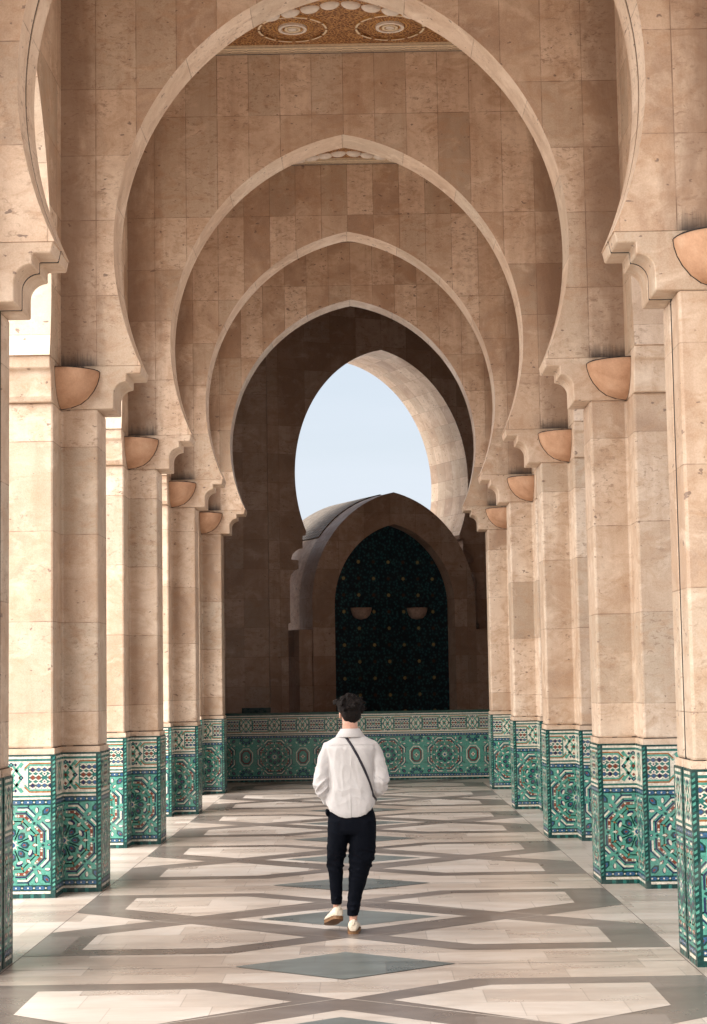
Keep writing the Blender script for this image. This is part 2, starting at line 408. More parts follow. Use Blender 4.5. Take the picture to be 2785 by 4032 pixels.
def cell(z, c, hw, v0):      # framed zigzag cell, half width hw
    h = .131
    fr = [(c-hw, v0), (c-hw+.0, v0), (c-hw+.03, v0+h-.03), (c-hw+.06, v0+h), (c+hw-.06, v0+h), (c+hw-.03, v0+h-.03), (c+hw, v0)]
    for sg in (1, -1):
        top = [(c-hw+.015, v0+sg*(h-.045)), (c-hw+.06, v0+sg*h), (c+hw-.06, v0+sg*h), (c+hw-.015, v0+sg*(h-.045))]
        z.line(top, .013, 'orange', 4)
        z.line([(x, y-sg*.016) for x, y in top], .017, 'mint', 3)
    z.rect(c-hw+.045, c+hw-.045, v0-.100, v0+.100, 'green', 2)
    n = max(2, int((2*hw-.10)/.055)); st = .055
    for r_, col in ((.073, 'blue'), (0, 'rust'), (-.073, 'blue')):
        for i in range(n):
            x = c+(i-(n-1)/2)*st
            if r_ == 0 and n > 3 and abs(i-(n-1)/2) < .6: 
                continue
            w = .030
            for sg in (-1, 1):
                z.line([(x-w, v0+r_+sg*.012), (x, v0+r_+sg*.030), (x+w, v0+r_+sg*.012)], .011, 'white', 4)
            q = .0205
            z.at(x, v0+r_, 0, [(-q-.004, 0), (0, -q-.004), (q+.004, 0), (0, q+.004)], 'rust', 4)
            z.at(x, v0+r_, 0, [(-q, 0), (0, -q), (q, 0), (0, q)], 'navy' if (col == 'blue' and i % 3 == 0) else col, 5)
    if n > 3:
        for sg in (-1, 1):
            z.at(c, v0+sg*.035, 0, [(-.024, 0), (0, -.02), (.024, 0), (0, .02)], 'white', 6)
            z.at(c, v0+sg*.035, 0, [(-.010, 0), (0, -.009), (.010, 0), (0, .009)], 'navy', 7)

def zpanel(W, stars, crosses, cells, ovals=(), ropeL=False, ropeR=False):
    """tile panel of width W, height 1.315; returns polygons"""
    u0 = .045 if ropeL else 0.0; u1 = W-.045 if ropeR else W
    z = Zel((u0, u1, 0, 1.315))
    n = int(W/.034)+1
    for i in range(n): z.rect(i*.034+.001, i*.034+.033, .001, .039, 'dgreen' if i % 3 else 'green', 1)
    z.rect(0, W, .041, .064, 'white', 1)
    for b0 in (.075, .859):
        z.rect(0, W, b0-.009, b0+.044, 'dgreen', 1)
        k = int(W/.11)+2
        for i in range(k):
            x = i*.11
            z.add([(x+.008, b0+.0175), (x+.024, b0+.001), (x+.088, b0+.001), (x+.104, b0+.0175), (x+.088, b0+.034), (x+.024, b0+.034)], 'blue', 2)
            z.at(x+.056, b0+.0175, 0, ellp(0, 0, .008, .008, 6), 'white', 3)
            z.at(x+.002, b0+.0175, 0, ellp(0, 0, .008, .008, 6), 'white', 3)
    zz = Zel((u0, u1, .120, .849)); zz.rect(0, W, .12, .849, 'mint', 1)
    for s_ in stars: star(zz, s_, .486)
    for s_ in ovals: oval(zz, s_, .486)
    z.rect(0, W, .903, .921, 'white', 1); z.rect(0, W, .923, .938, 'green', 1)
    z.rect(0, W, .940, 1.255, 'white', 1); z.rect(0, W, 1.257, 1.275, 'green', 1)
    z.rect(0, W, 1.277, 1.298, 'white', 1); z.rect(0, W, 1.300, 1.315, 'dgreen', 1)
    zu = Zel((u0, u1, .945, 1.252))
    for c_ in crosses: cross(zu, c_, 1.103)
    for c_, hw in cells: cell(zu, c_, hw, 1.103)
    out = z.p+zz.p+zu.p
    for on, a, inner in ((ropeL, 0.0, 1), (ropeR, W-.045, 0)):
        if not on: continue
        zr = Zel((a, a+.045, .065, 1.30)); g0 = a+.027 if inner else a
        zr.rect(a, a+.045, .065, 1.30, 'dgreen', 1)
        r0, r1 = (a, a+.027) if inner else (a+.018, a+.045)
        zr2 = Zel((r0+.002, r1-.002, .067, 1.298)); zv = .065
        while zv < 1.30:
            zr2.add([(r0, zv), (r1, zv+.016), (r1, zv+.036), (r0, zv+.020)], 'mint' if int(zv*100) % 3 else 'green', 2); zv += .040
        out += zr.p+zr2.p
    return out

def map_panel(mb, polys, P0, ud, n):
    P0, ud, n = Vector(P0), Vector(ud), Vector(n)
    flip = ud.cross(Vector((0, 0, 1))).dot(n) < 0
    for q, mi, lay in polys:
        pts = [P0+ud*a+Vector((0, 0, b))+n*(.0004*lay+.0004) for a, b in q]
        uv = [(a, b) for a, b in q]
        if flip: pts = pts[::-1]; uv = uv[::-1]
        mb.poly(pts, mi, uv)

# ------------------------------------------------------------------ measures of the arcade
Z1, S, T = 17.37, 4.984, .571
XI, XS, XO = 2.39, 2.745, 3.34
EXT = .45
ZC0, ZA, ZTOP, ZCEIL = 4.62, 5.045, 10.55, 9.94
yk = lambda k: Z1+(k-1)*S
def arch_pts(tip, zt, c, Rr, zc, n=44, sx=1.0, zmap=lambda z: z):
    """left tip to right tip over the apex"""
    a0 = math.atan2(zt-zc, math.sqrt(max(Rr*Rr-(zt-zc)**2, 0)))
    a1 = math.acos(c/Rr)
    half = [(Rr*math.cos(a0+(a1-a0)*i/n)-c, zc+Rr*math.sin(a0+(a1-a0)*i/n)) for i in range(n+1)]
    right_ = [(x*sx, zmap(z)) for x, z in half]
    left = [(-x, z) for x, z in right_]
    return left+right_[::-1][1:]
MAIN = arch_pts(1.96, ZA, .477, 2.69, 6.20)
SIDE = arch_pts(1.56, ZA, .856, 2.516, 5.75, 36)
CORB = [(1.958, ZA), (1.975, ZA-.08), (2.11, ZA-.08), (2.11, ZA-.16)]+[(2.11+.125*math.sin(R(a)), ZC0+.14+.125*math.cos(R(a))) for a in range(10, 91, 10)]+[(2.235, ZC0), (XS, ZC0), (XS, ZA)]

LR = {-1: 'left', 1: 'right'}
ORD = ['nearest', 'second', 'third', 'fourth', 'farthest']

def pier(sg, k, label):
    y0 = yk(k); t_ = .65 if k == 0 else T; y1 = y0+t_
    org = (sg*XS, (y0+y1)/2, 0)
    root = empty('pier', org, label, 'pier', LR[sg]+' row of stone piers')
    def plan(d, ya, yb, front, back):
        p = []
        if front: p += [(XI-d, ya-d), (XS-d, ya-d), (XS-d, ya-EXT-d), (XO+d, ya-EXT-d)]
        else: p += [(XI-d, ya), (XO+d, ya)]
        if back: p += [(XO+d, yb+EXT+d), (XS-d, yb+EXT+d), (XS-d, yb+d), (XI-d, yb+d)]
        else: p += [(XO+d, yb), (XI-d, yb)]
        return [(sg*a, b) for a, b in p]
    ym = (y0+y1)/2; g = .024
    segs = [(y0, y1, True, True)] if k else [(y0, ym-g, True, False), (ym+g, y1, False, True)]
    mb = MB(org)
    for s_ in segs: mb.plan(plan(0, *s_), 1.37, ZC0)
    o = bevel(mb.build('shaft', M['shaft'], root), .022, 2)
    mb = MB(org)
    for s_ in segs: mb.plan(plan(.012, *s_), 1.316, 1.370)
    ledge = mb
    pl = plan(.0035, y0, y1, True, True)      # broken dark joint above the moulding
    if sg < 0: pl = pl[::-1]
    for i in range(len(pl)):
        a, b = Vector(pl[i]), Vector(pl[(i+1) % len(pl)]); L = (b-a).length; s0 = 0
        while s0 < L:
            s1 = min(L, s0+random.uniform(.03, .16))
            if random.random() < .62:
                p, q = a.lerp(b, s0/L), a.lerp(b, s1/L); h = random.uniform(.004, .009)
                zz = 1.372
                mb.poly([(p.x, p.y, zz), (q.x, q.y, zz), (q.x, q.y, zz+h), (p.x, p.y, zz+h)], 1)
            s0 = s1
    mb.build('base_moulding', [M['corbel'], M['gap']], root)
    if k == 0:
        mb = MB(org)
        for s_ in (sg,): mb.plan([(sg*(XI+.005), ym-g), (sg*(XO-.05), ym-g), (sg*(XO-.05), ym+g), (sg*(XI+.005), ym+g)], 0.0, ZC0)
        mb.prism([(sg*(a+.006), z+(.006 if i < len(CORB)-3 or 1 else 0)) for i, (a, z) in enumerate(CORB)], ym-g, ym+g, 'y')
        mb.build('expansion_joint', M['gap'], root)
    # corbel: towards the corridor, and the plain caps under the side arches
    mb = MB(org)
    prof = [(sg*a, z) for a, z in CORB]
    if k == 0:
        mb.prism(prof, y0, ym-g, 'y'); mb.prism(prof, ym+g, y1, 'y')
    else: mb.prism(prof, y0, y1, 'y')
    hy = (y1-y0)/2+EXT
    capp = []
    for pr, za in ((.0, ZC0), (.05, ZC0+.001), (.075, ZC0+.05), (.10, ZC0+.29), (.155, ZC0+.31), (.165, ZC0+.39), (.17, ZA)):
        capp.append((hy+pr, za))
    pf = [(ym+a, z) for a, z in capp]+[(ym-a, z) for a, z in capp[::-1]]
    a0, a1 = sorted((sg*XS, sg*XO)); mb.prism(pf, a0, a1, 'x')
    bevel(mb.build('corbel', M['corbel'], root), .008, 1)
    # glazed dado
    mb = MB(org)
    for s_ in segs: mb.plan(plan(.022, *s_), 0.0, 1.3155, TI['dgreen'])
    d = .0225
    def panel(P0, ud, n, W, **kw): map_panel(mb, zpanel(W, **kw), P0, ud, n)
    # main front face: star at the recess corner
    W = XS-XI
    if sg > 0:
        panel((XI-d, y0-d, 0), (1, 0, 0), (0, -1, 0), W, stars=[W], crosses=[W-.02], cells=[(W-.30, .20)], ropeL=True)
    else:
        panel((-XS+d, y0-d, 0), (1, 0, 0), (0, -1, 0), W, stars=[0], crosses=[.02], cells=[(.30, .20)], ropeR=True)
    W2 = XO-XS+2*d
    if sg > 0:
        panel((XS-d, y0-EXT-d, 0), (1, 0, 0), (0, -1, 0), W2, stars=[.395], crosses=[.41], cells=[(.10, .20)], ropeL=True, ropeR=True)
    else:
        panel((-XO-d, y0-EXT-d, 0), (1, 0, 0), (0, -1, 0), W2, stars=[W2-.395], crosses=[W2-.41], cells=[(W2-.10, .20)], ropeL=True, ropeR=True)
    n = (-sg, 0, 0); ud = (0, -sg, 0)      # faces towards the corridor
    def face(ya, yb, x, **kw):
        P0 = (sg*x, yb if sg > 0 else ya, 0); panel(P0, ud, n, yb-ya, **kw)
    if k:
        face(y0-d, y1+d, XI-d, stars=[(T+2*d)/2], crosses=[(T+2*d)/2-.21, (T+2*d)/2+.21], cells=[((T+2*d)/2, .14)], ropeL=True, ropeR=True)
    else:
        Wh = ym-g-y0+d
        for ya, yb in ((y0-d, ym-g), (ym+g, y1+d)):
            face(ya, yb, XI-d, stars=[Wh/2], crosses=[Wh/2], cells=[], ropeL=True, ropeR=True)
    face(y0-EXT-d, y0-d, XS-d, stars=[EXT/2], crosses=[EXT/2], cells=[], ropeL=(sg < 0), ropeR=(sg > 0))
    face(y1+d, y1+EXT+d, XS-d, stars=[EXT/2], crosses=[EXT/2], cells=[], ropeL=(sg > 0), ropeR=(sg < 0))
    mb.build('tile_dado', TM, root)
    return root

for sg in (-1, 1):
    pier(sg, 0, '%s pier at the photo edge with a dark vertical expansion joint down its side' % ('left' if sg < 0 else 'right'))
    first = None
    for k in range(1, 5):
        lab = '%s pier from the camera among the %s row, without a joint, green zellige foot' % (ORD[k] if k < 4 else 'farthest', LR[sg])
        if first is None: first = pier(sg, 1, lab)
        else:
            c_ = copy_tree(first); c_.location.y = first.location.y+(k-1)*S; c_['label'] = lab
    c_ = copy_tree(first); c_.location.y = first.location.y-2*S; c_['label'] = '%s pier beside the photographer, unseen, added to shade the near floor' % LR[sg]  # unseen piers of a bay added to keep sun off the near floor

# transverse arches
def transverse(k, label, fx=1.0, fz=1.0):
    y0 = yk(k); t_ = .65 if k == 0 else T; y1 = y0+t_; org = (0, y0, ZA)
    root = empty('transverse_arch', org, label, 'arch', 'pointed horseshoe arches across the corridor')
    MAIN_ = [(x*fx, ZA+(z-ZA)*fz) for x, z in MAIN]
    prof = MAIN_+[(XS, ZA), (XS, ZTOP), (-XS, ZTOP), (-XS, ZA)]
    mb = MB(org); n = len(MAIN)-1
    if k == 0:
        ym = (y0+y1)/2
        mb.prism(prof, y0, ym-.024, 'y', 0, 1, 0, n); mb.prism(prof, ym+.024, y1, 'y', 0, 1, 0, n)
    else: mb.prism(prof, y0, y1, 'y', 0, 1, 0, n)
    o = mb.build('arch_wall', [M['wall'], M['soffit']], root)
    if k == 0:
        ins = [(x+math.copysign(.005, x), z+.006) for x, z in MAIN]+[(XS-.01, ZA), (XS-.01, ZTOP-.05), (-XS+.01, ZTOP-.05), (-XS+.01, ZA)]
        MB(org).prism(ins, ym-.023, ym+.023, 'y').build('expansion_joint', M['gap'], root)
    return root
transverse(0, 'nearest arch, cut by the photo edges, with a dark joint line inside its curve')
transverse(1, 'large arch behind the nearest one, its point touching the top of the photo', 1.008, 1.024)
first = transverse(2, 'arch third from the camera, painted ceiling glimpsed under its point')
for k, lab in ((3, 'arch fourth from the camera, inside the third'),
               (4, 'farthest and smallest arch of the row, framing the dark hall')):
    c_ = copy_tree(first); c_.location.y = first.location.y+(k-2)*S; c_['label'] = lab

c_ = copy_tree(first); c_.location.y = first.location.y-3*S; c_['label'] = 'arch over the photographer, unseen, added to shade the near floor'  # unseen arch of the added bay that shades the near floor

# side arches between the piers
def side_arch(sg, k, label):
    ya = yk(k)+T/2 if k else yk(0)+.325; yb = yk(k+1)+T/2
    ym = yk(k+1)+T/2-S/2; org = (sg*XS, ym, ZA)
    root = empty('side_arch', org, label, 'arch', 'side arches of the %s row' % LR[sg])
    prof = [(ym+a, z) for a, z in SIDE]+[(yb, ZA), (yb, ZTOP), (ya, ZTOP), (ya, ZA)]
    mb = MB(org); a0, a1 = sorted((sg*XS, sg*XO))
    mb.prism(prof, a0, a1, 'x', 0, 1, 0, len(SIDE)-1)
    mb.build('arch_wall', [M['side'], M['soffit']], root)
    return root
BN = ['nearest and second', 'second and third', 'third and fourth', 'fourth and farthest']
for sg in (-1, 1):
    side_arch(sg, 0, '%s side arch between the %s piers' % (LR[sg], BN[0]))
    f = side_arch(sg, 1, '%s side arch between the %s piers' % (LR[sg], BN[1]))
    for k in (2, 3):
        c_ = copy_tree(f); c_.location.y = f.location.y+(k-1)*S; c_['label'] = '%s side arch between the %s piers' % (LR[sg], BN[k])
for sg in (-1, 1):   # unseen bay before the nearest arch, added to shade the floor
    a0, a1 = sorted((sg*XS, sg*XO))
    src = [o for o in bpy.data.objects if o.name.startswith('side_arch') and o.get('label') == '%s side arch between the %s piers' % (LR[sg], BN[1])][0]
    c_ = copy_tree(src); c_.location.y = src.location.y-2*S; c_['label'] = '%s side arch beside the photographer, unseen, added to shade the near floor' % LR[sg]

# ------------------------------------------------------------------ carved ceilings
t = NT('carved_ceiling'); P = t.pos()
vo = t.n.new('ShaderNodeTexVoronoi'); vo.feature = 'DISTANCE_TO_EDGE'; vo.inputs['Scale'].default_value = 22; t.l.new(P, vo.inputs['Vector'])
vo2 = t.n.new('ShaderNodeTexVoronoi'); vo2.inputs['Scale'].default_value = 40; t.l.new(P, vo2.inputs['Vector'])
nn = t.noise(P, 9, 4, .6)
c = t.ramp(vo.outputs['Distance'], [(.02, srgb(196, 154, 100)), (.14, srgb(142, 92, 52)), (.34, srgb(92, 56, 34))])
c = t.mix(t.ramp(nn, [(.4, (0, 0, 0)), (.7, (.5, .5, .5))]), c, srgb(104, 62, 36))
t.col(c); t.rough(.6); t.bump(t.math('SUBTRACT', 1.0, vo.outputs['Distance']), .8, .012); M['carved'] = t.mat
M['cream'] = plain('cream_plaster', srgb(226, 208, 178), .6, 30, .15, bump=.2)
M['gold'] = plain('gold_plaster', srgb(196, 150, 92), .5, 30, .25, bump=.2)
M['brown'] = plain('brown_paint', srgb(110, 66, 40), .6)
M['white'] = plain('white_plaster', srgb(226, 214, 200), .6, 20, .08)
M['indigo'] = plain('dark_blue_line', srgb(38, 32, 62), .6)

def ring(mb, cx, cy_, r0, r1, z0, z1, m, n=48):
    for i in range(n):
        a, b = 2*math.pi*i/n, 2*math.pi*(i+1)/n
        P_ = lambda r, an, z: (cx+r*math.cos(an), cy_+r*math.sin(an), z)
        mb.poly([P_(r0, a, z0), P_(r0, b, z0), P_(r1, b, z0), P_(r1, a, z0)], m)
        mb.poly([P_(r1, a, z0), P_(r1, b, z0), P_(r1, b, z1), P_(r1, a, z1)], m)
        if r0 > 0: mb.poly([P_(r0, b, z0), P_(r0, a, z0), P_(r0, a, z1), P_(r0, b, z1)], m)

def lens(mb, c, a, b, h, ang, m, nu=14, nv=5):   # half ellipsoid hanging below z
    ca, sa = math.cos(ang), math.sin(ang)
    def pt(i, j):
        th = 2*math.pi*i/nu; ph = math.pi/2*j/nv
        x, y = a*math.cos(th)*math.cos(ph), b*math.sin(th)*math.cos(ph)
        return (c[0]+x*ca-y*sa, c[1]+x*sa+y*ca, c[2]-h*math.sin(ph))
    for i in range(nu):
        for j in range(nv): mb.poly([pt(i, j), pt(i+1, j), pt(i+1, j+1), pt(i, j+1)], m)

def ceiling(k, label, med=1.36, rim=(.125, .24, .62, .115)):
    ya, yb = yk(k)+(.65 if k == 0 else T), yk(k+1); yc = (yk(k+1)-S+T+yb)/2; org = (0, yc, ZCEIL)
    root = empty('carved_ceiling', org, label, 'ceiling', 'carved and painted ceilings between the arches')
    MB(org).box(-XS+.002, XS-.002, ya+.002, yb-.002, ZCEIL, ZTOP-.02).build('panel', M['carved'], root)
    mb = MB(org)
    x0, x1, y0, y1 = -XS+.004, XS-.004, ya+.004, yb-.004
    for a, b, c_, d_ in ((x0, x1, y1-.25, y1-.012), (x0, x1, y0+.012, y0+.25), (x0, x0+.25, y0+.25, y1-.25), (x1-.25, x1, y0+.25, y1-.25)):
        mb.box(a, b, c_, d_, ZCEIL-.03, ZCEIL-.001, 0)
    for a, b, c_, d_ in ((x0, x1, y1-.010, y1, ), (x0, x1, y0, y0+.010)):
        mb.box(a, b, c_, d_, ZCEIL-.034, ZCEIL-.001, 2)
    zz = ZCEIL-.0325      # twisted rope pattern of the border
    for i in range(-14, 15):
        xx = i*.2
        for sg in (0, 1):
            yy = y1-.09-sg*.07
            mb.poly([(xx, yy, zz), (xx+.13, yy, zz), (xx+.13, yy+.012, zz), (xx, yy+.012, zz)][::-1], 1)
            mb.poly([(xx+.13, yy, zz), (xx+.2, yy+.035-sg*.07*0, zz), (xx+.2, yy+.047, zz), (xx+.13, yy+.012, zz)][::-1], 1)
    mb.box(x0, x1, y1-.245, y1-.238, ZCEIL-.0335, ZCEIL-.031, 1); mb.box(x0, x1, y1-.05, y1-.043, ZCEIL-.0335, ZCEIL-.031, 1)
    mb.build('border', [M['cream'], M['brown'], M['indigo']], root)
    for sx in (-1, 1):
        for sy_ in (-1, 1):
            mb = MB(org); cx, c2 = sx*.597, yc+sy_*med; z0 = ZCEIL
            for r0, r1, h, m in ((0, .05, .03, 1), (.07, .10, .03, 0), (.115, .128, .02, 2), (.138, .175, .03, 1), (.40, .428, .03, 0)):
                if r0 == .40:
                    for q in range(12):
                        for i in range(5):
                            a, b = R(q*30+3+i*4.8), R(q*30+3+(i+1)*4.8)
                            P_ = lambda r, an, z: (cx+r*math.cos(an), c2+r*math.sin(an), z)
                            mb.poly([P_(r0, a, z0-h), P_(r0, b, z0-h), P_(r1, b, z0-h), P_(r1, a, z0-h)], 0)
                            mb.poly([P_(r1, a, z0-h), P_(r1, b, z0-h), P_(r1, b, z0), P_(r1, a, z0)], 2)
                else: ring(mb, cx, c2, r0, r1, z0-h, z0-.001, m)
            for rr, nq, w in ((.205, 34, .013), (.25, 44, .009)):
                for q in range(nq):
                    a = 2*math.pi*q/nq; lens(mb, (cx+rr*math.cos(a), c2+rr*math.sin(a), z0), w, w, .014, 0, 2, 6, 2)
            mb.build('medallion', [M['cream'], M['white'], M['gold']], root)
    mb = MB(org)
    for sx in (-1, 1):
        for sy_ in (-1, 1):
            for i in range(6):
                x = rim[0]+i*rim[1]; y = rim[2]+i*rim[3]
                lens(mb, (sx*x, yc+sy_*y, ZCEIL), .125, .085, .06, sx*sy_*math.atan2(rim[3], rim[1]), 0)
            for i in range(5):
                lens(mb, (sx*(1.55), yc+sy_*(.1+i*.24), ZCEIL), .085, .12, .06, 0, 0)
    mb.build('scalloped_rim', M['white'], root, smooth=True)
    # gilded dome coffer within the rim
    mb = MB(org)
    for i in range(-5, 6):
        for j in range(-2, 3):
            if abs(j*.22) < .40+abs(i)*.06: lens(mb, (i*.25, yc+j*.2, ZCEIL), .1, .08, .035, 0, 0, 8, 3)
    mb.build('coffer_bosses', M['gold'], root)
    return root
ceiling(0, 'carved ceiling in front of the first complete arch')
f = ceiling(1, 'brown and gold carved ceiling with white ringed medallions, largest in view')
g_ = ceiling(2, 'small sliver of carved ceiling with white scallops under the third arch', .62, (.115, .205, 1.70, .10))
for k, lab in ((3, 'carved ceiling deepest in the corridor'),):
    c_ = copy_tree(g_); c_.location.y = g_.location.y+(k-2)*S; c_['label'] = lab
c_ = copy_tree(f); c_.location.y = f.location.y-2*S; c_['label'] = 'carved ceiling over the photographer, unseen, added to shade the near floor'  # unseen ceiling added as a sun block over the near floor

# ------------------------------------------------------------------ terracotta corner lamps
def corner_lamp(sg, k, label):
    org = (sg*XS, yk(k), 4.622)
    prof = [(.375, .36), (.370, .31), (.350, .24), (.313, .17), (.257, .10), (.187, .047), (.094, .014), (.0, .0)]
    n = 18; mb = MB((0, 0, 0))
    def pt(r, z, i):
        a = R(90)*i/n; return (-sg*r*math.cos(a), -r*math.sin(a)-.002, z)
    for j in range(len(prof)-1):
        for i in range(n):
            q = [pt(*prof[j], i), pt(*prof[j], i+1), pt(*prof[j+1], i+1), pt(*prof[j+1], i)]
            mb.poly(q, 0)
    inner = [(.362, .36), (.345, .30), (.28, .19), (.14, .08), (0, .05)]
    for i in range(n):
        mb.poly([pt(.375, .36, i), pt(.362, .36, i), pt(.362, .36, i+1), pt(.375, .36, i+1)], 1)
        for j in range(len(inner)-1): mb.poly([pt(*inner[j], i), pt(*inner[j+1], i), pt(*inner[j+1], i+1), pt(*inner[j], i+1)], 1)
    for i in range(n):    # chipped sooty lip
        h = .002+.006*random.random()
        mb.poly([pt(.3762, .355, i), pt(.3762, .355, i+1), pt(.3762, .36+h, i+1), pt(.3762, .36+h, i)], 1)
    # dark sealant line round the bowl on the wall
    for j in range(len(prof)-1):
        (r0, z0), (r1, z1) = prof[j], prof[j+1]
        mb.poly([(-sg*r0, -.0015, z0), (-sg*r1, -.0015, z1), (-sg*(r1+.005), -.0015, z1-.007), (-sg*(r0+.007), -.0015, z0-.002)], 1)
        mb.poly([(-sg*.0015, -r0, z0), (-sg*.0015, -r1, z1), (-sg*.0015, -(r1+.007), z1-.009), (-sg*.0015, -(r0+.009), z0-.002)], 1)
    o = mb.build('wall_lamp', [M['terra'], M['sootrim']], None, smooth=True); o.location = org
    root = tag(o, label, 'lamp', 'terracotta bowl lamps on the piers')
    return root
for sg in (-1, 1):
    lm = None
    for k in range(0, 5):
        lab = 'terracotta quarter bowl lamp above the %s pier of the %s row' % (ORD[k], LR[sg])
        if lm is None: lm = corner_lamp(sg, 0, lab)
        else:
            c_ = copy_tree(lm); c_.location.y = yk(k); c_['label'] = lab

# ------------------------------------------------------------------ floor
def marble(name, stops, slab=None, vein=(.2, .12, .07), rough=(.18, .34), veinamt=.5):
    t = NT(name); P = t.pos(); sep = t.n.new('ShaderNodeSeparateXYZ'); t.l.new(P, sep.inputs[0])
    x, y = sep.outputs[0], sep.outputs[1]
    jm = None
    if slab:
        w, h = slab
        fy = t.math('DIVIDE', t.math('ADD', y, 100.0), h); ry = t.math('FLOOR', fy)
        off = t.n.new('ShaderNodeTexWhiteNoise'); off.noise_dimensions = '1D'; t.l.new(ry, off.inputs['W'])
        fx = t.math('ADD', t.math('DIVIDE', t.math('ADD', x, 100.0), w), t.math('MULTIPLY', off.outputs['Value'], 5.0)); rx = t.math('FLOOR', fx)
        cw = t.n.new('ShaderNodeTexWhiteNoise'); t.l.new(t.comb(rx, ry, 0.0), cw.inputs['Vector']); cell_ = cw.outputs['Value']
        dx = t.math('FRACT', fx); dx = t.math('MULTIPLY', t.math('MINIMUM', dx, t.math('SUBTRACT', 1.0, dx)), w)
        dy = t.math('FRACT', fy); dy = t.math('MULTIPLY', t.math('MINIMUM', dy, t.math('SUBTRACT', 1.0, dy)), h)
        jm = t.math('LESS_THAN', t.math('MINIMUM', dx, dy), .0035)
    else: cell_ = .5
    big = t.noise(t.vmul(P, (.7, 2.0, 1)), 1.6, 5, .6, .6)
    val = t.math('MULTIPLY_ADD', t.math('SUBTRACT', cell_, .5), .38, big)
    base = t.ramp(val, stops)
    vv = t.noise(t.vmul(t.comb(x, t.math('ADD', y, t.math('MULTIPLY', cell_, 3.0)), 0.0), (.9, 9, 1)), 2.2, 6, .65, 1.4)
    base = t.mix(t.math('MULTIPLY', t.ramp(vv, [(.48, (0, 0, 0)), (.72, (1, 1, 1))]), veinamt), base, vein + (1,))
    dirt = t.noise(P, .8, 5, .65, .3)
    base = t.mix(t.ramp(dirt, [(.45, (0, 0, 0)), (.8, (.25, .25, .25))]), base, tuple(c*.6 for c in stops[1][1]) + (1,))
    if jm is not None: base = t.mix(t.math('MULTIPLY', jm, .38), base, (.12, .095, .08, 1))
    t.col(base)
    rr = t.math('MULTIPLY_ADD', t.noise(P, 2.3, 5, .7, .5), rough[1]-rough[0], rough[0]+.02)
    t.rough(t.math('MULTIPLY_ADD', cell_, .06, rr)); t.bump(t.noise(P, 5, 4, .6), .06, .004)
    return t.mat
FL = [marble('cream_marble', [(.2, (.34, .275, .235)), (.45, (.45, .38, .325)), (.62, (.52, .45, .395)), (.85, (.57, .52, .47))], (.76, .40), vein=(.44, .31, .22), veinamt=.35),
      marble('brown_marble', [(.2, (.12, .097, .085)), (.5, (.16, .132, .117)), (.8, (.21, .18, .162))], (1.1, .9), vein=(.16, .12, .10), veinamt=.3),
      marble('slate_marble', [(.2, (.095, .105, .10)), (.5, (.135, .148, .142)), (.8, (.19, .21, .20))], (.8, .6), vein=(.25, .27, .27), veinamt=.35),
      marble('light_marble', [(.2, (.36, .30, .26)), (.45, (.46, .40, .35)), (.62, (.53, .47, .42)), (.85, (.58, .54, .50))], (.62, .45), vein=(.48, .34, .25), veinamt=.3),
      plain('floor_joint', (.10, .08, .07, 1), .8)]
mb = MB()
mb.poly([(-6, -6, 0), (6, -6, 0), (6, 50, 0), (-6, 50, 0)], 0)
L1, L2, L3 = .0015, .003, .0045
def fp(pts, M_, m, z): mb.poly([(x, M_+d, z) for x, d in pts], m)
for k in range(-2, 5):
    Mb = yk(k)+T/2-S/2+S*1.0 - .0   # bay centre between k and k+1
    # brown web, drawn as left and right halves
    for sx in (-1, 1):
        web = [(0, 1.15), (.83, 1.86), (2.343, 1.86), (2.343, .62), (1.60, 0), (2.343, -.62), (2.343, -1.86), (.83, -1.86), (0, -1.15)]
        q = [(sx*a, b) for a, b in web]; q = q if sx < 0 else q[::-1]
        fp(q, Mb, 1, L1)
        for sd in (-1, 1):
            pent = [(.31, 1.10), (.945, 1.60), (1.955, 1.60), (1.955, .79), (1.275, .235)]
            q = [(sx*a, sd*b) for a, b in pent]; q = q if sx*sd > 0 else q[::-1]
            fp(q[::-1], Mb, 3, L2)
        for sd in (-1, 1):   # thin pale line where the bands cross
            q = [(sx*1.60, 0), (sx*.03, sd*1.32*.885), (sx*.03, sd*1.32*.885+.014), (sx*1.60, sd*.014)]
            fp(q if sx*sd > 0 else q[::-1], Mb, 3, L1+.0008)
    fp([(-.98, 0), (0, -.80), (.98, 0), (0, .80)], Mb, 3, L2)
    fp([(-.745, 0), (0, -.56), (.745, 0), (0, .56)], Mb, 2, L3)
    Yc_ = Mb-S/2
    fp([(-.76, 0), (0, -.60), (.76, 0), (0, .60)], Yc_, 2, L3)
    for sx in (-1, 1):       # slab joints beside the pier line
        x0, x1 = sorted((sx*.78, sx*2.343))
        mb.poly([(x0, Yc_-.004, .001), (x1, Yc_-.004, .001), (x1, Yc_+.004, .001), (x0, Yc_+.004, .001)], 4)
for x in (-2.349, 2.349, -XS+.4*0-.0, ):
    if abs(x) < 2.4: mb.poly([(x-.003, -2, .001), (x+.003, -2, .001), (x+.003, 34, .001), (x-.003, 34, .001)], 4)
tag(mb.build('floor', FL), kind='structure')
# paved plaza to the horizon
tag(MB().poly([(-900, -900, -.02), (900, -900, -.02), (900, 1500, -.02), (-900, 1500, -.02)]).build('ground', marble('plaza_paving', [(.2, (.62, .57, .53)), (.5, (.70, .66, .62)), (.8, (.76, .72, .68))], (1.2, 1.2), rough=(.4, .6))), kind='structure')

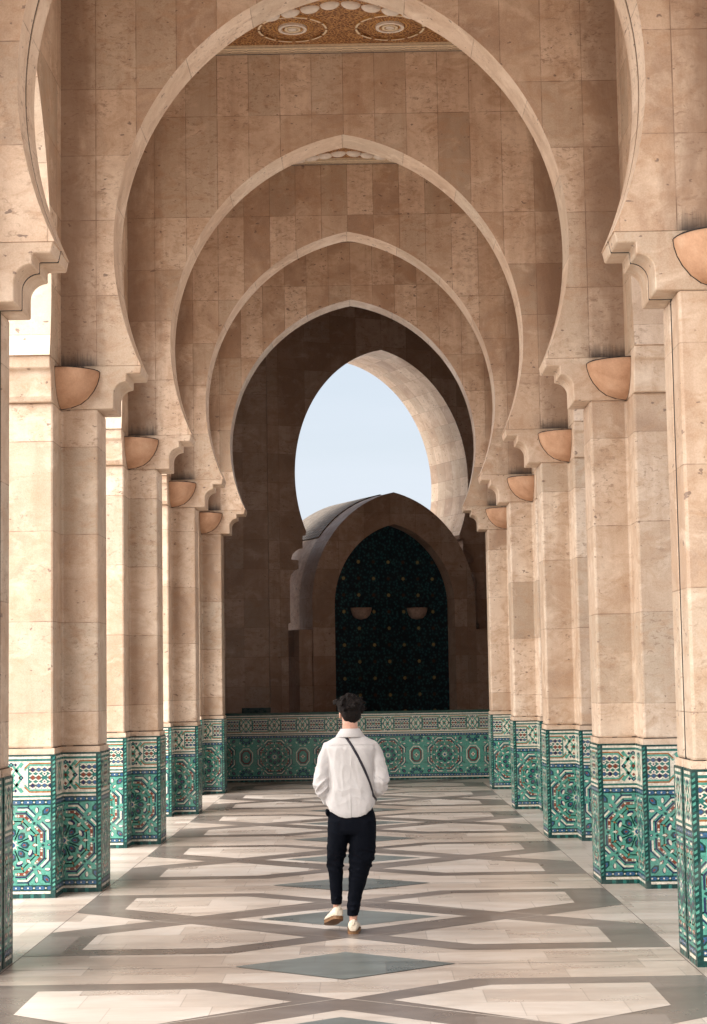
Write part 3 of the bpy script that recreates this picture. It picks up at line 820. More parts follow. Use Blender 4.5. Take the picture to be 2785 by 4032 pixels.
# ------------------------------------------------------------------ tiled parapet closing the corridor
YP = 35.8
root = empty('tiled_parapet', (0, YP, 0), 'low green zellige wall closing the end of the corridor', 'wall')
mb = MB((0, YP, 0)); mb.box(-3.4, 3.4, YP, YP+.35, 0, 1.3155, TI['dgreen'])
W = 6.8; o_ = 3.4
stars = [o_+x for x in (-2.77, -1.655, -.54, .575, 1.69, 2.805)]; ov = [s_+.5575 for s_ in stars]
crs = [o_-3.327+.5575*i for i in range(13)]; cel = [(c_+.279, .215) for c_ in crs]
map_panel(mb, zpanel(W, stars, crs, cel, ov), (-3.4, YP, 0), (1, 0, 0), (0, -1, 0))
mb.build('tile_face', TM, root)
MB((0, YP, 0)).box(-3.4, 3.4, YP-.012, YP+.36, 1.3165, 1.345).build('coping', plain('dark_green_cap', srgb(22, 66, 56), .35), root)

# ------------------------------------------------------------------ dark hall beyond the parapet
hall = empty('dark_hall', (0, 38, 0), 'shadowed brown stone hall beyond the tiled parapet with a tall arched window to the sky', 'building')
H0 = (0, 38, 0); HZ = 11.6
mb = MB(H0); mb.box(-9, -XO, yk(4)+T+EXT, yk(4)+T+EXT+.5, 0, HZ); mb.box(XO, 9, yk(4)+T+EXT, yk(4)+T+EXT+.5, 0, HZ)
mb.box(-XO, XO, yk(4)+T+.02, yk(4)+T+.5, 8.95, HZ)
for sg in (-1, 1):
    a0, a1 = sorted((sg*XS, sg*XO)); mb.box(a0+.001, a1-.001, yk(4)+T/2+.002, yk(4)+T+EXT, ZA, HZ)
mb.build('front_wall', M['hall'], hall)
MB(H0).box(-9, -8.5, 33.8, 36, 0, HZ).build('side_wall', M['hall'], hall)
MB(H0).box(8.5, 9, 33.8, 46, 0, HZ).build('side_wall', M['hall'], hall)
MB(H0).plan([(-9.2, 33.2), (9.2, 33.2), (9.2, 45.2), (-9.2, 36.7)], HZ+.11, HZ+.5).build('roof', M['hall'], hall)
MB(H0).box(-3.2, -1.86, 38.1, 38.9, 0, HZ-.01).build('pilaster', M['hall'], hall)
MB(H0).box(-3.2, -1.84, 38.07, 38.1, 0, 1.42).build('tile_dado', TM[2], hall)
AR = R(25); ca, sa = math.cos(AR), math.sin(AR)
CX, CY = .62, 39.5
def loc(u, v, z): return (CX+u*ca-v*sa, CY+u*sa+v*ca, z)
def prism_l(mb, prof, v0, v1, m=0, mside=None, s0=0, s1=0):
    """prism in the turned frame of the window wall"""
    tmp = MB(); tmp.prism(prof, v0, v1, 'y', m, mside, s0, s1)
    for pts, uv, mm in tmp.f: mb.poly([loc(p.x, p.y, p.z) for p in pts], mm, [(a, b) for a, b in uv])
WARCH = arch_pts(1.96, ZA, .477, 2.69, 6.20, sx=.952, zmap=lambda z: 5.16+(z-ZA)*1.072)
tipx = WARCH[-1][0]
cprof = [(tipx, 5.16), (tipx+.02, 5.08), (tipx+.10, 5.08), (tipx+.10, 4.78)]+[(tipx+.10+.22*math.sin(R(a)), 4.60+.0+.18*math.cos(R(a))) for a in (20, 45, 70)]+\
        [(tipx+.34, 4.62), (tipx+.20, 4.60), (tipx+.20, 4.40), (tipx+.30, 4.36), (tipx+.38, 4.26), (tipx+.40, 4.15), (tipx+.40, 3.32), (tipx+.45, 3.30), (tipx+.45, 0)]
cprof = [(tipx, 5.16), (tipx+.02, 5.08), (tipx+.09, 5.08), (tipx+.09, 4.80), (tipx+.16, 4.79), (tipx+.25, 4.74), (tipx+.33, 4.66), (tipx+.36, 4.56),
         (tipx+.19, 4.54), (tipx+.19, 4.36), (tipx+.28, 4.32), (tipx+.36, 4.24), (tipx+.40, 4.12), (tipx+.40, 3.20), (tipx+.45, 3.18), (tipx+.45, 0)]
full = [(-a, z) for a, z in cprof[::-1]][:-1]+WARCH+cprof[1:]
prof = full+[(11, 0), (11, HZ+.1), (-11, HZ+.1), (-11, 0)]
s0 = len(cprof)-1
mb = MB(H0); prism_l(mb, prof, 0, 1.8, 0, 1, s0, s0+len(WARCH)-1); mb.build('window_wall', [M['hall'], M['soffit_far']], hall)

# portal with barrel roof inside that opening
V0 = -.30
po = loc(.1, V0, 0)
portal = empty('fountain_portal', po, 'pointed stone portal with tiled barrel roof and dark green zellige niche, in the hall shadow', 'portal')
def ogive(hw, zs, za, n=24, c_=.26):
    c_ *= hw; Rr = hw+c_; zc = za-math.sqrt(Rr*Rr-c_*c_)
    amax = math.acos(c_/Rr)
    return [(hw, zs)]+[(Rr*math.cos(amax*i/n)-c_, zc+Rr*math.sin(amax*i/n)) for i in range(n+1)]
mb = MB(po)
inn = ogive(1.45, 3.1, 5.34); out = ogive(1.97, 3.15, 6.04)
ring_ = [(-1.45+.1, 0)]+[(-x+.1, z) for x, z in inn]+[(x+.1, z) for x, z in inn[::-1][1:]]+[(1.45+.1, 0)]
shape = ring_+[(1.97+.1, 0)]+[(x+.1, z) for x, z in out]+[(-x+.1, z) for x, z in out[::-1][1:]]+[(-1.97+.1, 0)]
prism_l(mb, shape, V0, V0+.7, 0)
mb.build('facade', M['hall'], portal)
mb = MB(po)
for a, b in ((-2.18, -1.88), (2.08, 2.42)):
    mb = MB(po); prism_l(mb, [(a, 0), (b, 0), (b, 3.05), (a, 3.05)], V0+.02, V0+.68); mb.build('buttress', M['hall'], portal)
# barrel body: smooth stone flank below, ribbed tiles above
body = [(-1.965+.1, 0)]+[(-x*.997+.1, z) for x, z in out if z < 5.15]
mb = MB(po); zs_cut = body[-1][1]
body2 = body+[(x, z) for x, z in [(-p[0]+.2, p[1]) for p in body[::-1]]]
prism_l(mb, body2, V0+.701, V0+2.9, 0); mb.build('flank', M['side'], portal)
roofp = [(-x*1.004+.1, z*1.004) for x, z in out if z > 5.0]+[(x*1.004+.1, z*1.004) for x, z in out[::-1][1:] if z > 5.0]
t = NT('ribbed_roof_tiles'); P = t.pos(); u, v = t.uv()
w_ = t.math('SINE', t.math('MULTIPLY', v, 62.0)); w2 = t.math('SINE', t.math('MULTIPLY', u, 70.0)); nn = t.noise(P, 7, 4, .6)
c = t.ramp(t.math('MULTIPLY_ADD', w_, .25, nn), [(.25, (.13, .098, .072)), (.5, (.25, .20, .155)), (.8, (.34, .28, .225))]); t.col(c); t.rough(.6)
t.bump(t.math('ADD', w_, t.math('MULTIPLY', w2, .4)), .9, .02); M['rooftile'] = t.mat
mb = MB(po); prism_l(mb, roofp, V0+.701, V0+2.92, 0, 0, 0, len(roofp)-1); mb.build('roof', M['rooftile'], portal)
# niche back
t = NT('dark_zellige'); u, v = t.uv(); P = t.pos()
vo = t.n.new('ShaderNodeTexVoronoi'); vo.inputs['Scale'].default_value = 16; t.l.new(P, vo.inputs['Vector'])
c = t.ramp(vo.outputs['Distance'], [(.1, srgb(58, 108, 112)), (.4, srgb(28, 66, 76)), (.6, srgb(16, 34, 48))]); t.col(c); t.rough(.4); M['dz'] = t.mat
nb = [(-1.45+.1-.05, 0)]+[(-x*1.03+.1, z) for x, z in inn]+[(x*1.03+.1, z) for x, z in inn[::-1][1:]]+[(1.45+.1+.05, 0)]
mb = MB(po); prism_l(mb, nb, V0+.35, V0+.65, 0)
for i in range(-3, 4):
    for j in range(12):
        u_, z_ = .1+i*.36, .55+j*.362
        xl = 1.38 if z_ < 3.7 else max([x for x, z in inn if abs(z-z_) < .12] or [0])-.08
        if abs(u_-.1) > xl: continue
        rr = .05; m = (1 if (i+j) % 2 else 2)
        if (j % 2) and (i % 2): m = 2
        pts = [loc(u_+(rr if q % 2 else rr*.6)*math.cos(q*math.pi/8), V0+.345, z_+(rr if q % 2 else rr*.6)*math.sin(q*math.pi/8)) for q in range(16)]
        mb.poly(pts, m)
mb.build('niche_tiles', [M['dz'], plain('gold_glaze', srgb(165, 148, 100), .3), plain('rust_glaze', srgb(80, 54, 44), .3)], portal)
for i, u_ in enumerate((-.68+.1, .68+.1)):
    p_ = loc(u_, V0+.345, 3.27)
    lr = empty('bowl_lamp', p_, '%s pinkish half bowl lamp fixed on the dark niche tiles' % ('left' if i == 0 else 'right'), 'lamp', 'bowl lamps on the niche', AR)
    mb = MB(); pr = [(.24, .26), (.235, .20), (.20, .10), (.13, .03), (0, 0)]; n = 16
    for j in range(len(pr)-1):
        for q in range(n):
            P_ = lambda r, z, q: (r*math.cos(math.pi+math.pi*q/n), r*math.sin(math.pi+math.pi*q/n), z)
            mb.poly([P_(*pr[j], q), P_(*pr[j], q+1), P_(*pr[j+1], q+1), P_(*pr[j+1], q)])
    for q in range(n): mb.poly([P_(.24, .26, q), (0, 0, .24), P_(.24, .26, q+1)])
    mb.build('bowl', plain('pink_clay', srgb(176, 152, 140), .7), lr, smooth=True)

# ------------------------------------------------------------------ the man
PX, PY = 0.045, 14.2
def cloth(name, c, rough, scale=220, bumpd=.0006, lo=.85, hi=1.1, sheen=.3):
    t = NT(name); P = t.pos(); w = t.noise(t.vmul(P, (1, 1, 1)), scale, 2, .8); n = t.noise(P, 7, 4, .6)
    t.col(t.mix(.5, t.ramp(w, [(.3, tuple(x*lo for x in c[:3])), (.7, tuple(min(1, x*hi) for x in c[:3]))]), t.ramp(n, [(.3, tuple(x*lo for x in c[:3])), (.7, tuple(min(1, x*hi) for x in c[:3]))])))
    t.rough(rough); t.b.inputs['Sheen Weight'].default_value = sheen; t.b.inputs['Specular IOR Level'].default_value = .2 if c[0] > .1 else .05; t.bump(w, .4, bumpd*4)
    return t.mat
M['linen'] = cloth('white_linen', (.55, .52, .51), .85)
M['trouser'] = cloth('dark_trousers', (.0045, .0055, .009), .85, sheen=0)
t = NT('skin'); n = t.noise(t.pos(), 30, 4, .6); t.col(t.ramp(n, [(.3, (.52, .27, .19)), (.7, (.62, .35, .26))])); t.rough(.5)
t.b.inputs['Subsurface Weight'].default_value = .12; t.b.inputs['Subsurface Radius'].default_value = (.02, .008, .004); M['skin'] = t.mat
t = NT('hair'); P = t.pos(); n = t.noise(t.vmul(P, (3, 3, 1)), 45, 4, .7, 1.5); t.col(t.ramp(n, [(.35, (.004, .0028, .0025)), (.6, (.010, .006, .005)), (.78, (.032, .017, .011))])); t.rough(.7); t.b.inputs['Specular IOR Level'].default_value = .15; t.bump(n, .8, .006); M['hair'] = t.mat
M['suede'] = plain('cream_suede', srgb(222, 206, 184), .85, 40, .08)
M['gum'] = plain('gum_sole', srgb(120, 84, 50), .6, 30, .15)
M['strap'] = plain('black_webbing', (.012, .008, .016, 1), .6)

def loft(bm, rings, n=20):
    """rings: list of (center, rx, ry, xdir, ydir) or callables; closed solid"""
    vs = []
    for c_, rx, ry, xd, yd in rings:
        row_ = []
        for i in range(n):
            a = 2*math.pi*i/n; row_.append(bm.verts.new(Vector(c_)+Vector(xd)*rx*math.cos(a)+Vector(yd)*ry*math.sin(a)))
        vs.append(row_)
    for j in range(len(vs)-1):
        for i in range(n): bm.faces.new((vs[j][i], vs[j][(i+1) % n], vs[j+1][(i+1) % n], vs[j+1][i]))
    bm.faces.new(vs[0][::-1]); bm.faces.new(vs[-1])
def tube(bm, pts, n=16, flat=1.0):
    """pts: list of (pos, radius); rings perpendicular to path"""
    rings = []
    for i, (p, r) in enumerate(pts):
        p = Vector(p); a = Vector(pts[max(i-1, 0)][0]); b = Vector(pts[min(i+1, len(pts)-1)][0]); d = (b-a).normalized()
        x = d.orthogonal() if abs(d.z) < .5 else Vector((1, 0, 0))-d*d.x; x.normalize(); y = d.cross(x)
        rings.append((p, r, r*flat, x, y))
    a, b = rings[0], rings[-1]
    d0 = (Vector(pts[0][0])-Vector(pts[1][0])).normalized(); d1 = (Vector(pts[-1][0])-Vector(pts[-2][0])).normalized()
    rings.insert(0, (a[0]+d0*a[1]*.5, a[1]*.6, a[2]*.6, a[3], a[4])); rings.append((b[0]+d1*b[1]*.5, b[1]*.6, b[2]*.6, b[3], b[4]))
    loft(bm, rings, n)
def ball(bm, c_, rx, ry, rz, rot_=None):
    r = bmesh.ops.create_uvsphere(bm, u_segments=20, v_segments=12, radius=1)
    m = Matrix.Translation(c_) @ (rot_.to_4x4() if rot_ else Matrix.Identity(4)) @ Matrix.Diagonal((rx, ry, rz, 1))
    bmesh.ops.transform(bm, matrix=m, verts=r['verts'])
def finish(bm, name, mat, parent, voxel=.007, smooth=4, disp=None, subs=0, fold=None):
    bmesh.ops.recalc_face_normals(bm, faces=bm.faces)
    me = bpy.data.meshes.new(name); bm.to_mesh(me); bm.free()
    o = bpy.data.objects.new(name, me); C.objects.link(o)
    if voxel:
        rm = o.modifiers.new('remesh', 'REMESH'); rm.mode = 'VOXEL'; rm.voxel_size = voxel
        if smooth: s_ = o.modifiers.new('smooth', 'SMOOTH'); s_.iterations = smooth; s_.factor = .5
    for i, (sz, st, mid) in enumerate(disp or []):
        tx = bpy.data.textures.new(name+'_tex', 'CLOUDS'); tx.noise_scale = sz; tx.noise_depth = 2
        d_ = o.modifiers.new('disp', 'DISPLACE'); d_.texture = tx; d_.strength = st; d_.mid_level = mid; d_.texture_coords = 'LOCAL'
    bpy.context.view_layer.update()
    dg = bpy.context.evaluated_depsgraph_get(); ev = o.evaluated_get(dg)
    nm = bpy.data.meshes.new_from_object(ev); o.modifiers.clear(); o.data = nm; nm.name = name
    if fold:
        nrm = [v.normal.copy() for v in nm.vertices]
        for v, q in zip(nm.vertices, nrm): v.co += q*fold(v.co)
    nm.materials.clear(); nm.materials.append(mat)
    for p in nm.polygons: p.use_smooth = True; p.material_index = 0
    if parent: o.parent = parent
    return o
from mathutils import noise as mnoise
def ridge(x, y, z): return 1-min(1, abs(mnoise.noise(Vector((x, y, z))))*2.6)
def shirt_fold(p):
    arm = min(1, max(0, (abs(p.x)-.165)/.03)) if p.z > .96 else 0
    sg_ = 1 if p.x > 0 else -1
    body = .0085*ridge(p.x*8+p.z*1.3*sg_, p.y*5, p.z*2.2)+.004*ridge(p.x*15, p.y*9+3, p.z*6+p.x*7)
    e = math.exp(-((p.z-1.14)/.10)**2)
    sl = (.004+.011*e)*ridge(p.x*7, p.y*7+5, p.z*19+p.x*sg_*13)+.004*ridge(p.x*11, p.y*9, p.z*9)
    waist = .006*ridge(p.x*6, p.y*6, p.z*16+p.x*9*sg_)*math.exp(-((p.z-1.08)/.07)**2)
    return body*(1-arm)*(1 if p.z < 1.44 else .4)+sl*arm+waist*(1-arm)-.006
def trouser_fold(p):
    e = math.exp(-((p.z-.56)/.10)**2)+.35*math.exp(-((p.z-.22)/.08)**2)
    return .006*ridge(p.x*7, p.y*6, p.z*3)+(.002+.012*e)*ridge(p.x*6+2, p.y*7, p.z*17+p.x*8)-.006
def X(x): return x-PX    # photo plane x -> person's own frame

HZc = 1.70; hyaw = R(16)       # head, turned a little to his left
Rh = Matrix.Rotation(hyaw, 3, 'Z')
hc = Vector((.0, .01, HZc))
def hp(x, y, z): return hc+Rh @ Vector((x, y, z))
bm = bmesh.new()
ball(bm, hp(0, 0, .035), .074, .093, .095, Rh); ball(bm, hp(0, .022, -.035), .058, .068, .085, Rh)
tube(bm, [(hp(0, .09, -.005), .008), (hp(0, .108, -.028), .012), (hp(0, .10, -.036), .010)], 8)
ball(bm, hp(0, .083, -.068), .022, .010, .006, Rh); ball(bm, hp(0, .08, -.078), .020, .010, .006, Rh); ball(bm, hp(0, .075, -.103), .022, .02, .018, Rh)
for s_ in (-1, 1):
    ball(bm, hp(s_*.030, .080, .005), .013, .008, .010, Rh); ball(bm, hp(s_*.032, .080, .022), .020, .010, .006, Rh)
    ball(bm, hp(s_*.079, .0, -.012), .009, .020, .033, Rh @ Matrix.Rotation(s_*.25, 3, 'Z'))
tube(bm, [((.0, -.012, 1.66), .058), ((.0, -.012, 1.60), .060), ((0, -.008, 1.55), .064), ((0, 0, 1.50), .085)], 16)
Z_, O_ = (1, 0, 0), (0, 1, 0)
loft(bm, [((0, 0, .80), .13, .095, Z_, O_), ((0, 0, .90), .15, .10, Z_, O_), ((0, .0, 1.05), .13, .09, Z_, O_), ((0, 0, 1.25), .14, .09, Z_, O_), ((0, 0, 1.40), .15, .08, Z_, O_), ((0, 0, 1.47), .11, .06, Z_, O_), ((0, 0, 1.52), .07, .06, Z_, O_)])
# arms (elbows out, hands brought together in front)
ShL, ElL, WrL = Vector((-.185, 0, 1.44)), Vector((-.236, -.03, 1.155)), Vector((-.178, .10, .995))
ShR, ElR, WrR = Vector((.185, 0, 1.44)), Vector((.240, -.03, 1.165)), Vector((.165, .14, 1.045))
for a, b, c_ in ((ShL, ElL, WrL), (ShR, ElR, WrR)):
    a = a+Vector((0, .02, 0)); tube(bm, [(a, .030), (a.lerp(b, .5)+Vector((0, .01, 0)), .030), (b+Vector((0, .008, 0)), .028), (b.lerp(c_, .3), .030), (c_, .024)], 14)
    d = (c_-b).normalized(); dirn = (Vector((0.01, .27, 1.06))-c_).normalized(); pc = c_+dirn*.045
    sd_ = dirn.cross(Vector((0, 0, 1))).normalized(); upv = sd_.cross(dirn)
    loft(bm, [(c_, .024, .020, upv, sd_), (c_+dirn*.03, .036, .016, upv, sd_), (c_+dirn*.075, .040, .014, upv, sd_), (c_+dirn*.09, .036, .012, upv, sd_)], 12)
    s_ = 1 if a is ShL else -1
    for q, L in enumerate((.066, .074, .070, .055)):
        b0 = c_+dirn*.082+upv*(.027-.018*q); cur = sd_*(-.022 if s_ > 0 else .022)
        tube(bm, [(b0, .0092), (b0+dirn*L*.45+cur*.3, .0088), (b0+dirn*L*.75+cur*1.0, .008), (b0+dirn*L*.85+cur*1.8, .0072)], 8)
    tb = c_+dirn*.025+upv*.030
    tube(bm, [(tb, .012), (tb+upv*.022+dirn*.028, .0105), (tb+upv*.028+dirn*.055, .009)], 8)
# legs and feet
HpL, KnL, AnL = Vector((-.085, 0, .88)), Vector((X(-.082), .07, .53)), Vector((X(-.078), .12, .155))
HpR, KnR, AnR = Vector((.085, 0, .88)), Vector((X(.112), .03, .52)), Vector((X(.045), .06, .085))
for h_, k_, a_ in ((HpL, KnL, AnL), (HpR, KnR, AnR)):
    tube(bm, [(h_, .075), (h_.lerp(k_, .5), .058), (k_, .042), (k_.lerp(a_, .3), .036), (k_.lerp(a_, .75), .026), (a_, .027)], 16)
FootL = dict(heel=Vector((X(-.072), .07, .105)), yaw=R(19), pitch=R(-16), tlt=R(8))
FootR = dict(heel=Vector((X(.045), .02, .0)), yaw=R(-2), pitch=0, tlt=0)
def footm(f): return Matrix.Translation(f['heel']) @ Matrix.Rotation(f['yaw'], 4, 'Z') @ Matrix.Rotation(f['pitch'], 4, 'X') @ Matrix.Rotation(f['tlt'], 4, 'Y')
for f_, a_ in ((FootL, AnL), (FootR, AnR)):
    m = footm(f_)
    loft(bm, [(m @ Vector((0, y, z)), rx, rz, (m.to_3x3() @ Vector((1, 0, 0))), (m.to_3x3() @ Vector((0, 0, 1)))) for y, z, rx, rz in
              ((.01, .05, .02, .022), (.03, .055, .028, .03), (.10, .05, .034, .028), (.18, .04, .04, .018), (.24, .036, .034, .012), (.262, .036, .018, .008))], 12)
    tube(bm, [(m @ Vector((0, .045, .06)), .030), (a_+Vector((0, 0, .05)), .031), (a_+Vector((0, 0, .1)), .032)], 12)
body_ = finish(bm, 'person', M['skin'], None, .0055, 3)
man = body_; man.location = (PX, PY, 0)
tag(man, 'man walking away in a white linen shirt and dark trousers, seen from behind', 'person')

# shirt
bm = bmesh.new(); n = 40; rows_ = []
prof_ = [(.893, .180, .128, .085, -.004), (.93, .192, .135, .075, -.004), (1.00, .190, .135, .03, -.002), (1.10, .176, .128, 0, 0), (1.22, .170, .126, 0, .004), (1.35, .176, .126, 0, .004),
         (1.42, .200, .122, 0, .004), (1.465, .200, .108, 0, .004), (1.497, .165, .090, 0, .004), (1.522, .118, .075, 0, .003), (1.545, .085, .066, 0, .002)]
for z, rx, ry, rise, cx in prof_:
    r_ = []
    for i in range(n):
        a = 2*math.pi*i/n; cx_, sy2 = math.cos(a), math.sin(a); e = .80
        x = rx*math.copysign(abs(cx_)**e, cx_)+cx; y = ry*math.copysign(abs(sy2)**e, sy2)
        r_.append(bm.verts.new((x, y, z+rise*abs(cx_)**2.2)))
    rows_.append(r_)
for j in range(len(rows_)-1):
    for i in range(n): bm.faces.new((rows_[j][i], rows_[j][(i+1) % n], rows_[j+1][(i+1) % n], rows_[j+1][i]))
bm.faces.new(rows_[0][::-1]); bm.faces.new(rows_[-1])
tube(bm, [(Vector((-.150, .005, 1.445)), .067), (Vector((-.192, .012, 1.36)), .064), (Vector((-.220, .005, 1.25)), .060), (ElL+Vector((.006, 0, .0)), .058), (ElL.lerp(WrL, .35)+Vector((.005, 0, -.008)), .058), (WrL.lerp(ElL, .1), .041)], 20)
tube(bm, [(Vector((.155, .005, 1.445)), .067), (Vector((.197, .012, 1.36)), .065), (Vector((.226, .005, 1.26)), .061), (ElR+Vector((-.006, 0, .005)), .060), (ElR.lerp(WrR, .35)+Vector((0, 0, -.008)), .060), (WrR.lerp(ElR, .1), .043)], 20)
shirt = finish(bm, 'shirt', M['linen'], man, .005, 10, fold=shirt_fold)
# collar: stand and folded leaf
def ringband(name, zs, mat, parent, sm=True, n=40):
    mb = MB()
    def pt(j, i):
        z, rx, ry, drop, off = zs[j]; a = 2*math.pi*i/n
        y = ry*math.sin(a)+off; x = rx*math.cos(a); return (x, y, z-drop*max(0, math.sin(a))**2)
    for j in range(len(zs)-1):
        for i in range(n): mb.poly([pt(j, i), pt(j, i+1), pt(j+1, i+1), pt(j+1, i)])
    return mb.build(name, mat, parent, smooth=sm)
ringband('collar', [(1.515, .088, .072, .02, 0), (1.562, .073, .066, .03, -.004), (1.578, .070, .064, .035, -.006), (1.581, .074, .068, .035, -.006), (1.570, .080, .074, .035, -.006), (1.520, .114, .094, .05, -.004), (1.514, .112, .092, .05, -.004), (1.545, .08, .07, .04, -.004)], M['linen'], man)
# yoke seam and hem stitch laid on the shirt
bvh = BVHTree.FromPolygons([v.co for v in shirt.data.vertices], [tuple(p.vertices) for p in shirt.data.polygons])
def onto(x, z, side=-1, off=.002):
    h = bvh.ray_cast(Vector((x, side*1.0, z)), Vector((0, -side, 0)))
    if h[0] is None: return None, None
    return h[0]+h[1]*off, h[1]
def ribbon(path, w, mat, name, parent, th=.0025):
    """path of (point, normal)"""
    mb = MB(); L = []
    for i, (p, nr) in enumerate(path):
        a = path[max(i-1, 0)][0]; b = path[min(i+1, len(path)-1)][0]; d = (b-a).normalized(); s_ = d.cross(nr).normalized()*w/2
        L.append((p-s_, p+s_, p-s_+nr*th, p+s_+nr*th))
    for a, b in zip(L[:-1], L[1:]):
        mb.poly([a[2], a[3], b[3], b[2]]); mb.poly([a[0], a[2], b[2], b[0]]); mb.poly([a[1], b[1], b[3], a[3]])
    return mb.build(name, mat, parent, smooth=True)
pth = [onto(-.15+.30*i/24, 1.462-.004*abs(i-12)/12, off=.0005) for i in range(25)]
ribbon([q for q in pth if q[0]], .004, M['linen'], 'yoke_seam', man, .0018)

# trousers
bm = bmesh.new()
hipc = [((0, 0, 1.0), .150, .105), ((0, 0, .93), .180, .118), ((.0, 0, .86), .192, .125), ((0, 0, .80), .190, .122), ((0, 0, .765), .170, .10)]
loft(bm, [(c_, a, b, Z_, O_) for c_, a, b in hipc], 28)
def leg(pts): loft(bm, [(Vector((X(x), y, z)), rx, ry, (1, 0, 0), (0, 1, 0)) for x, y, z, rx, ry in pts], 22)
leg([(-.050, 0, .88, .095, .115), (-.058, .005, .78, .092, .112), (-.066, .02, .70, .082, .10), (-.076, .04, .62, .072, .088), (-.086, .055, .56, .069, .082), (-.088, .065, .50, .062, .076), (-.086, .08, .40, .057, .068), (-.085, .095, .32, .050, .06), (-.084, .105, .25, .043, .052), (-.084, .11, .222, .042, .050)])
leg([(.130, 0, .88, .100, .115), (.130, .003, .78, .105, .114), (.127, .01, .70, .104, .108), (.122, .02, .62, .099, .098), (.117, .025, .56, .094, .090), (.105, .03, .50, .086, .082), (.088, .04, .42, .074, .074), (.072, .05, .33, .062, .066), (.055, .055, .24, .053, .058), (.044, .058, .17, .046, .052), (.041, .06, .135, .044, .050)])
for x, y, z, w, s_ in ((-.086, .0, .545, .060, 1), (-.09, .012, .50, .055, -1), (-.08, -.02, .59, .055, -1), (.115, -.045, .56, .075, 1), (.10, -.035, .50, .07, -1), (.12, -.06, .62, .075, 1), (.06, .01, .23, .04, 1), (.05, .012, .19, .04, -1), (-.084, .06, .27, .035, 1)):
    tube(bm, [(Vector((X(x-w), y+.02, z+s_*.012)), .010), (Vector((X(x), y-.012, z)), .015), (Vector((X(x+w), y+.02, z-s_*.012)), .010)], 8)
ball(bm, Vector((X(-.145), 0, .935)), .014, .06, .03)
trs = finish(bm, 'trousers', M['trouser'], man, .0055, 7, fold=trouser_fold)

# shoes
def shoe(f_):
    m = footm(f_); m3 = m.to_3x3(); xd, zd = m3 @ Vector((1, 0, 0)), m3 @ Vector((0, 0, 1))
    bm = bmesh.new()
    loft(bm, [(m @ Vector((0, y, z)), rx, rz, xd, zd) for y, z, rx, rz in
              ((-.022, .045, .022, .025), (-.012, .058, .036, .043), (.02, .062, .041, .048), (.07, .058, .042, .042), (.13, .050, .045, .032), (.19, .043, .049, .024), (.24, .038, .043, .018), (.27, .034, .026, .013))], 22)
    up_ = finish(bm, 'shoe', M['suede'], man, .004, 4)
    mb = MB(); outl = [(-.026, .012), (-.03, .0), (-.024, -.012), (-.012, -.034), (.02, -.043), (.09, -.042), (.16, -.050), (.21, -.050), (.255, -.034), (.28, -.0)]
    outl = [(y, x) for y, x in outl]
    pts = [(-.028, .0), (-.022, .022), (-.008, .038), (.03, .045), (.09, .043), (.16, .050), (.21, .050), (.25, .038), (.278, .016)]
    loop = [(x, y) for y, x in pts]+[(-x, y) for y, x in pts[::-1][:-1]]
    k = len(loop)
    A = [m @ Vector((x, y, .0)) for x, y in loop]; B = [m @ Vector((x*1.02, y, .026)) for x, y in loop]
    for i in range(k): j = (i+1) % k; mb.poly([A[i], A[j], B[j], B[i]])
    mb.poly(A); mb.poly(B[::-1])
    so = mb.build('sole', M['gum'], up_); bevel(so, .003, 2)
    tp = MB(); a, b = m @ Vector((-.004, -.032, .075)), m @ Vector((.004, -.018, .112))   # heel tab
    w3 = xd*.010
    tp.poly([a-w3, a+w3, b+w3, b-w3]); tp.poly([b-w3, b+w3, b+w3+m3 @ Vector((0, .014, 0)), b-w3+m3 @ Vector((0, .014, 0))])
    tp.build('heel_tab', M['suede'], up_)
shoe(FootL); shoe(FootR)

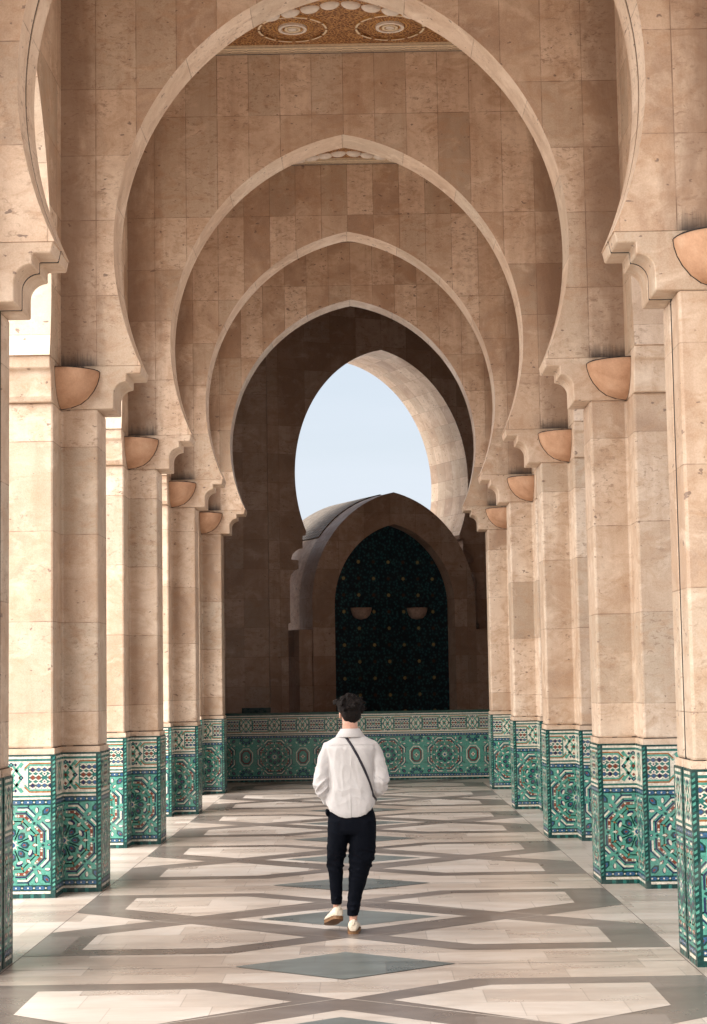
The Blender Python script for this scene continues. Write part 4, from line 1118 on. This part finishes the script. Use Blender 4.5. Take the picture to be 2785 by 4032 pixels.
# hair: noisy cap plus tufts
bm = bmesh.new()
ball(bm, hp(0, -.012, .048), .098, .108, .092, Rh); ball(bm, hp(0, -.048, .0), .079, .066, .082, Rh); ball(bm, hp(0, -.052, -.045), .056, .046, .036, Rh)
ball(bm, hp(0, .04, .092), .078, .07, .045, Rh)
random.seed(5)
for i in range(80):
    th = random.uniform(0, 2*math.pi); ph = random.uniform(-.15, 1.5)
    d = Vector((math.cos(th)*math.cos(ph), math.sin(th)*math.cos(ph), math.sin(ph)))
    if d.y > .45 and d.z < .45: continue
    b0 = Vector((d.x*.092, d.y*.102-.012, d.z*.088+.045)); tl = random.uniform(.012, .026)
    side = Vector((random.uniform(-1, 1), random.uniform(-1, 1), random.uniform(-1, .3))).normalized()
    tube(bm, [(hp(*b0), .016), (hp(*(b0+d*tl*.5+side*.010)), .014), (hp(*(b0+d*tl*.7+side*.024)), .009), (hp(*(b0+d*tl*.65+side*.034)), .005)], 7)
for dz in (0, .02):
    tube(bm, [(hp(-.085, .03, .075+dz), .018), (hp(-.104, .045, .078+dz), .015), (hp(-.116, .06, .070+dz), .008)], 7)
finish(bm, 'hair', M['hair'], man, .0035, 3, [(.025, .012, .5)])

# cross body strap and pouch
root = empty('crossbody_bag', (PX, PY, 0), 'black crossbody strap running diagonally over the white shirt back', 'bag')
back = [(-.072, 1.552), (-.060, 1.540), (-.03, 1.510), (0, 1.468), (.03, 1.418), (.062, 1.36), (.095, 1.29), (.122, 1.225), (.146, 1.16), (.163, 1.10), (.172, 1.055)]
bp_ = []
for i in range(len(back)-1):
    for q in range(4):
        a, b = back[i], back[i+1]; x = a[0]+(b[0]-a[0])*q/4; z = a[1]+(b[1]-a[1])*q/4
        h = onto(x, z)
        if h[0]: bp_.append(h)
path = [(Vector((-.076, .0, 1.566)), Vector((-.4, 0, .9)))]+bp_
path += [(Vector((.196, -.03, 1.03)), Vector((1, -.3, 0)).normalized()), (Vector((.192, .05, 1.02)), Vector((1, .4, 0)).normalized())]
fr = [(.15, 1.05), (.11, 1.15), (.06, 1.27), (.01, 1.38), (-.04, 1.48)]
for x, z in fr:
    h = onto(x, z, 1)
    if h[0]: path.append(h)
path.append((Vector((-.078, .02, 1.562)), Vector((-.4, .3, .8)).normalized()))
ribbon(path, .019, M['strap'], 'strap', root, .003)
bm = bmesh.new(); r_ = bmesh.ops.create_cube(bm, size=1); bmesh.ops.transform(bm, matrix=Matrix.Translation((.07, .185, 1.0)) @ Matrix.Rotation(-.4, 4, 'Z') @ Matrix.Diagonal((.17, .045, .12, 1)), verts=bm.verts)
pc_ = finish(bm, 'pouch', M['strap'], root, None); bevel(pc_, .014, 3)
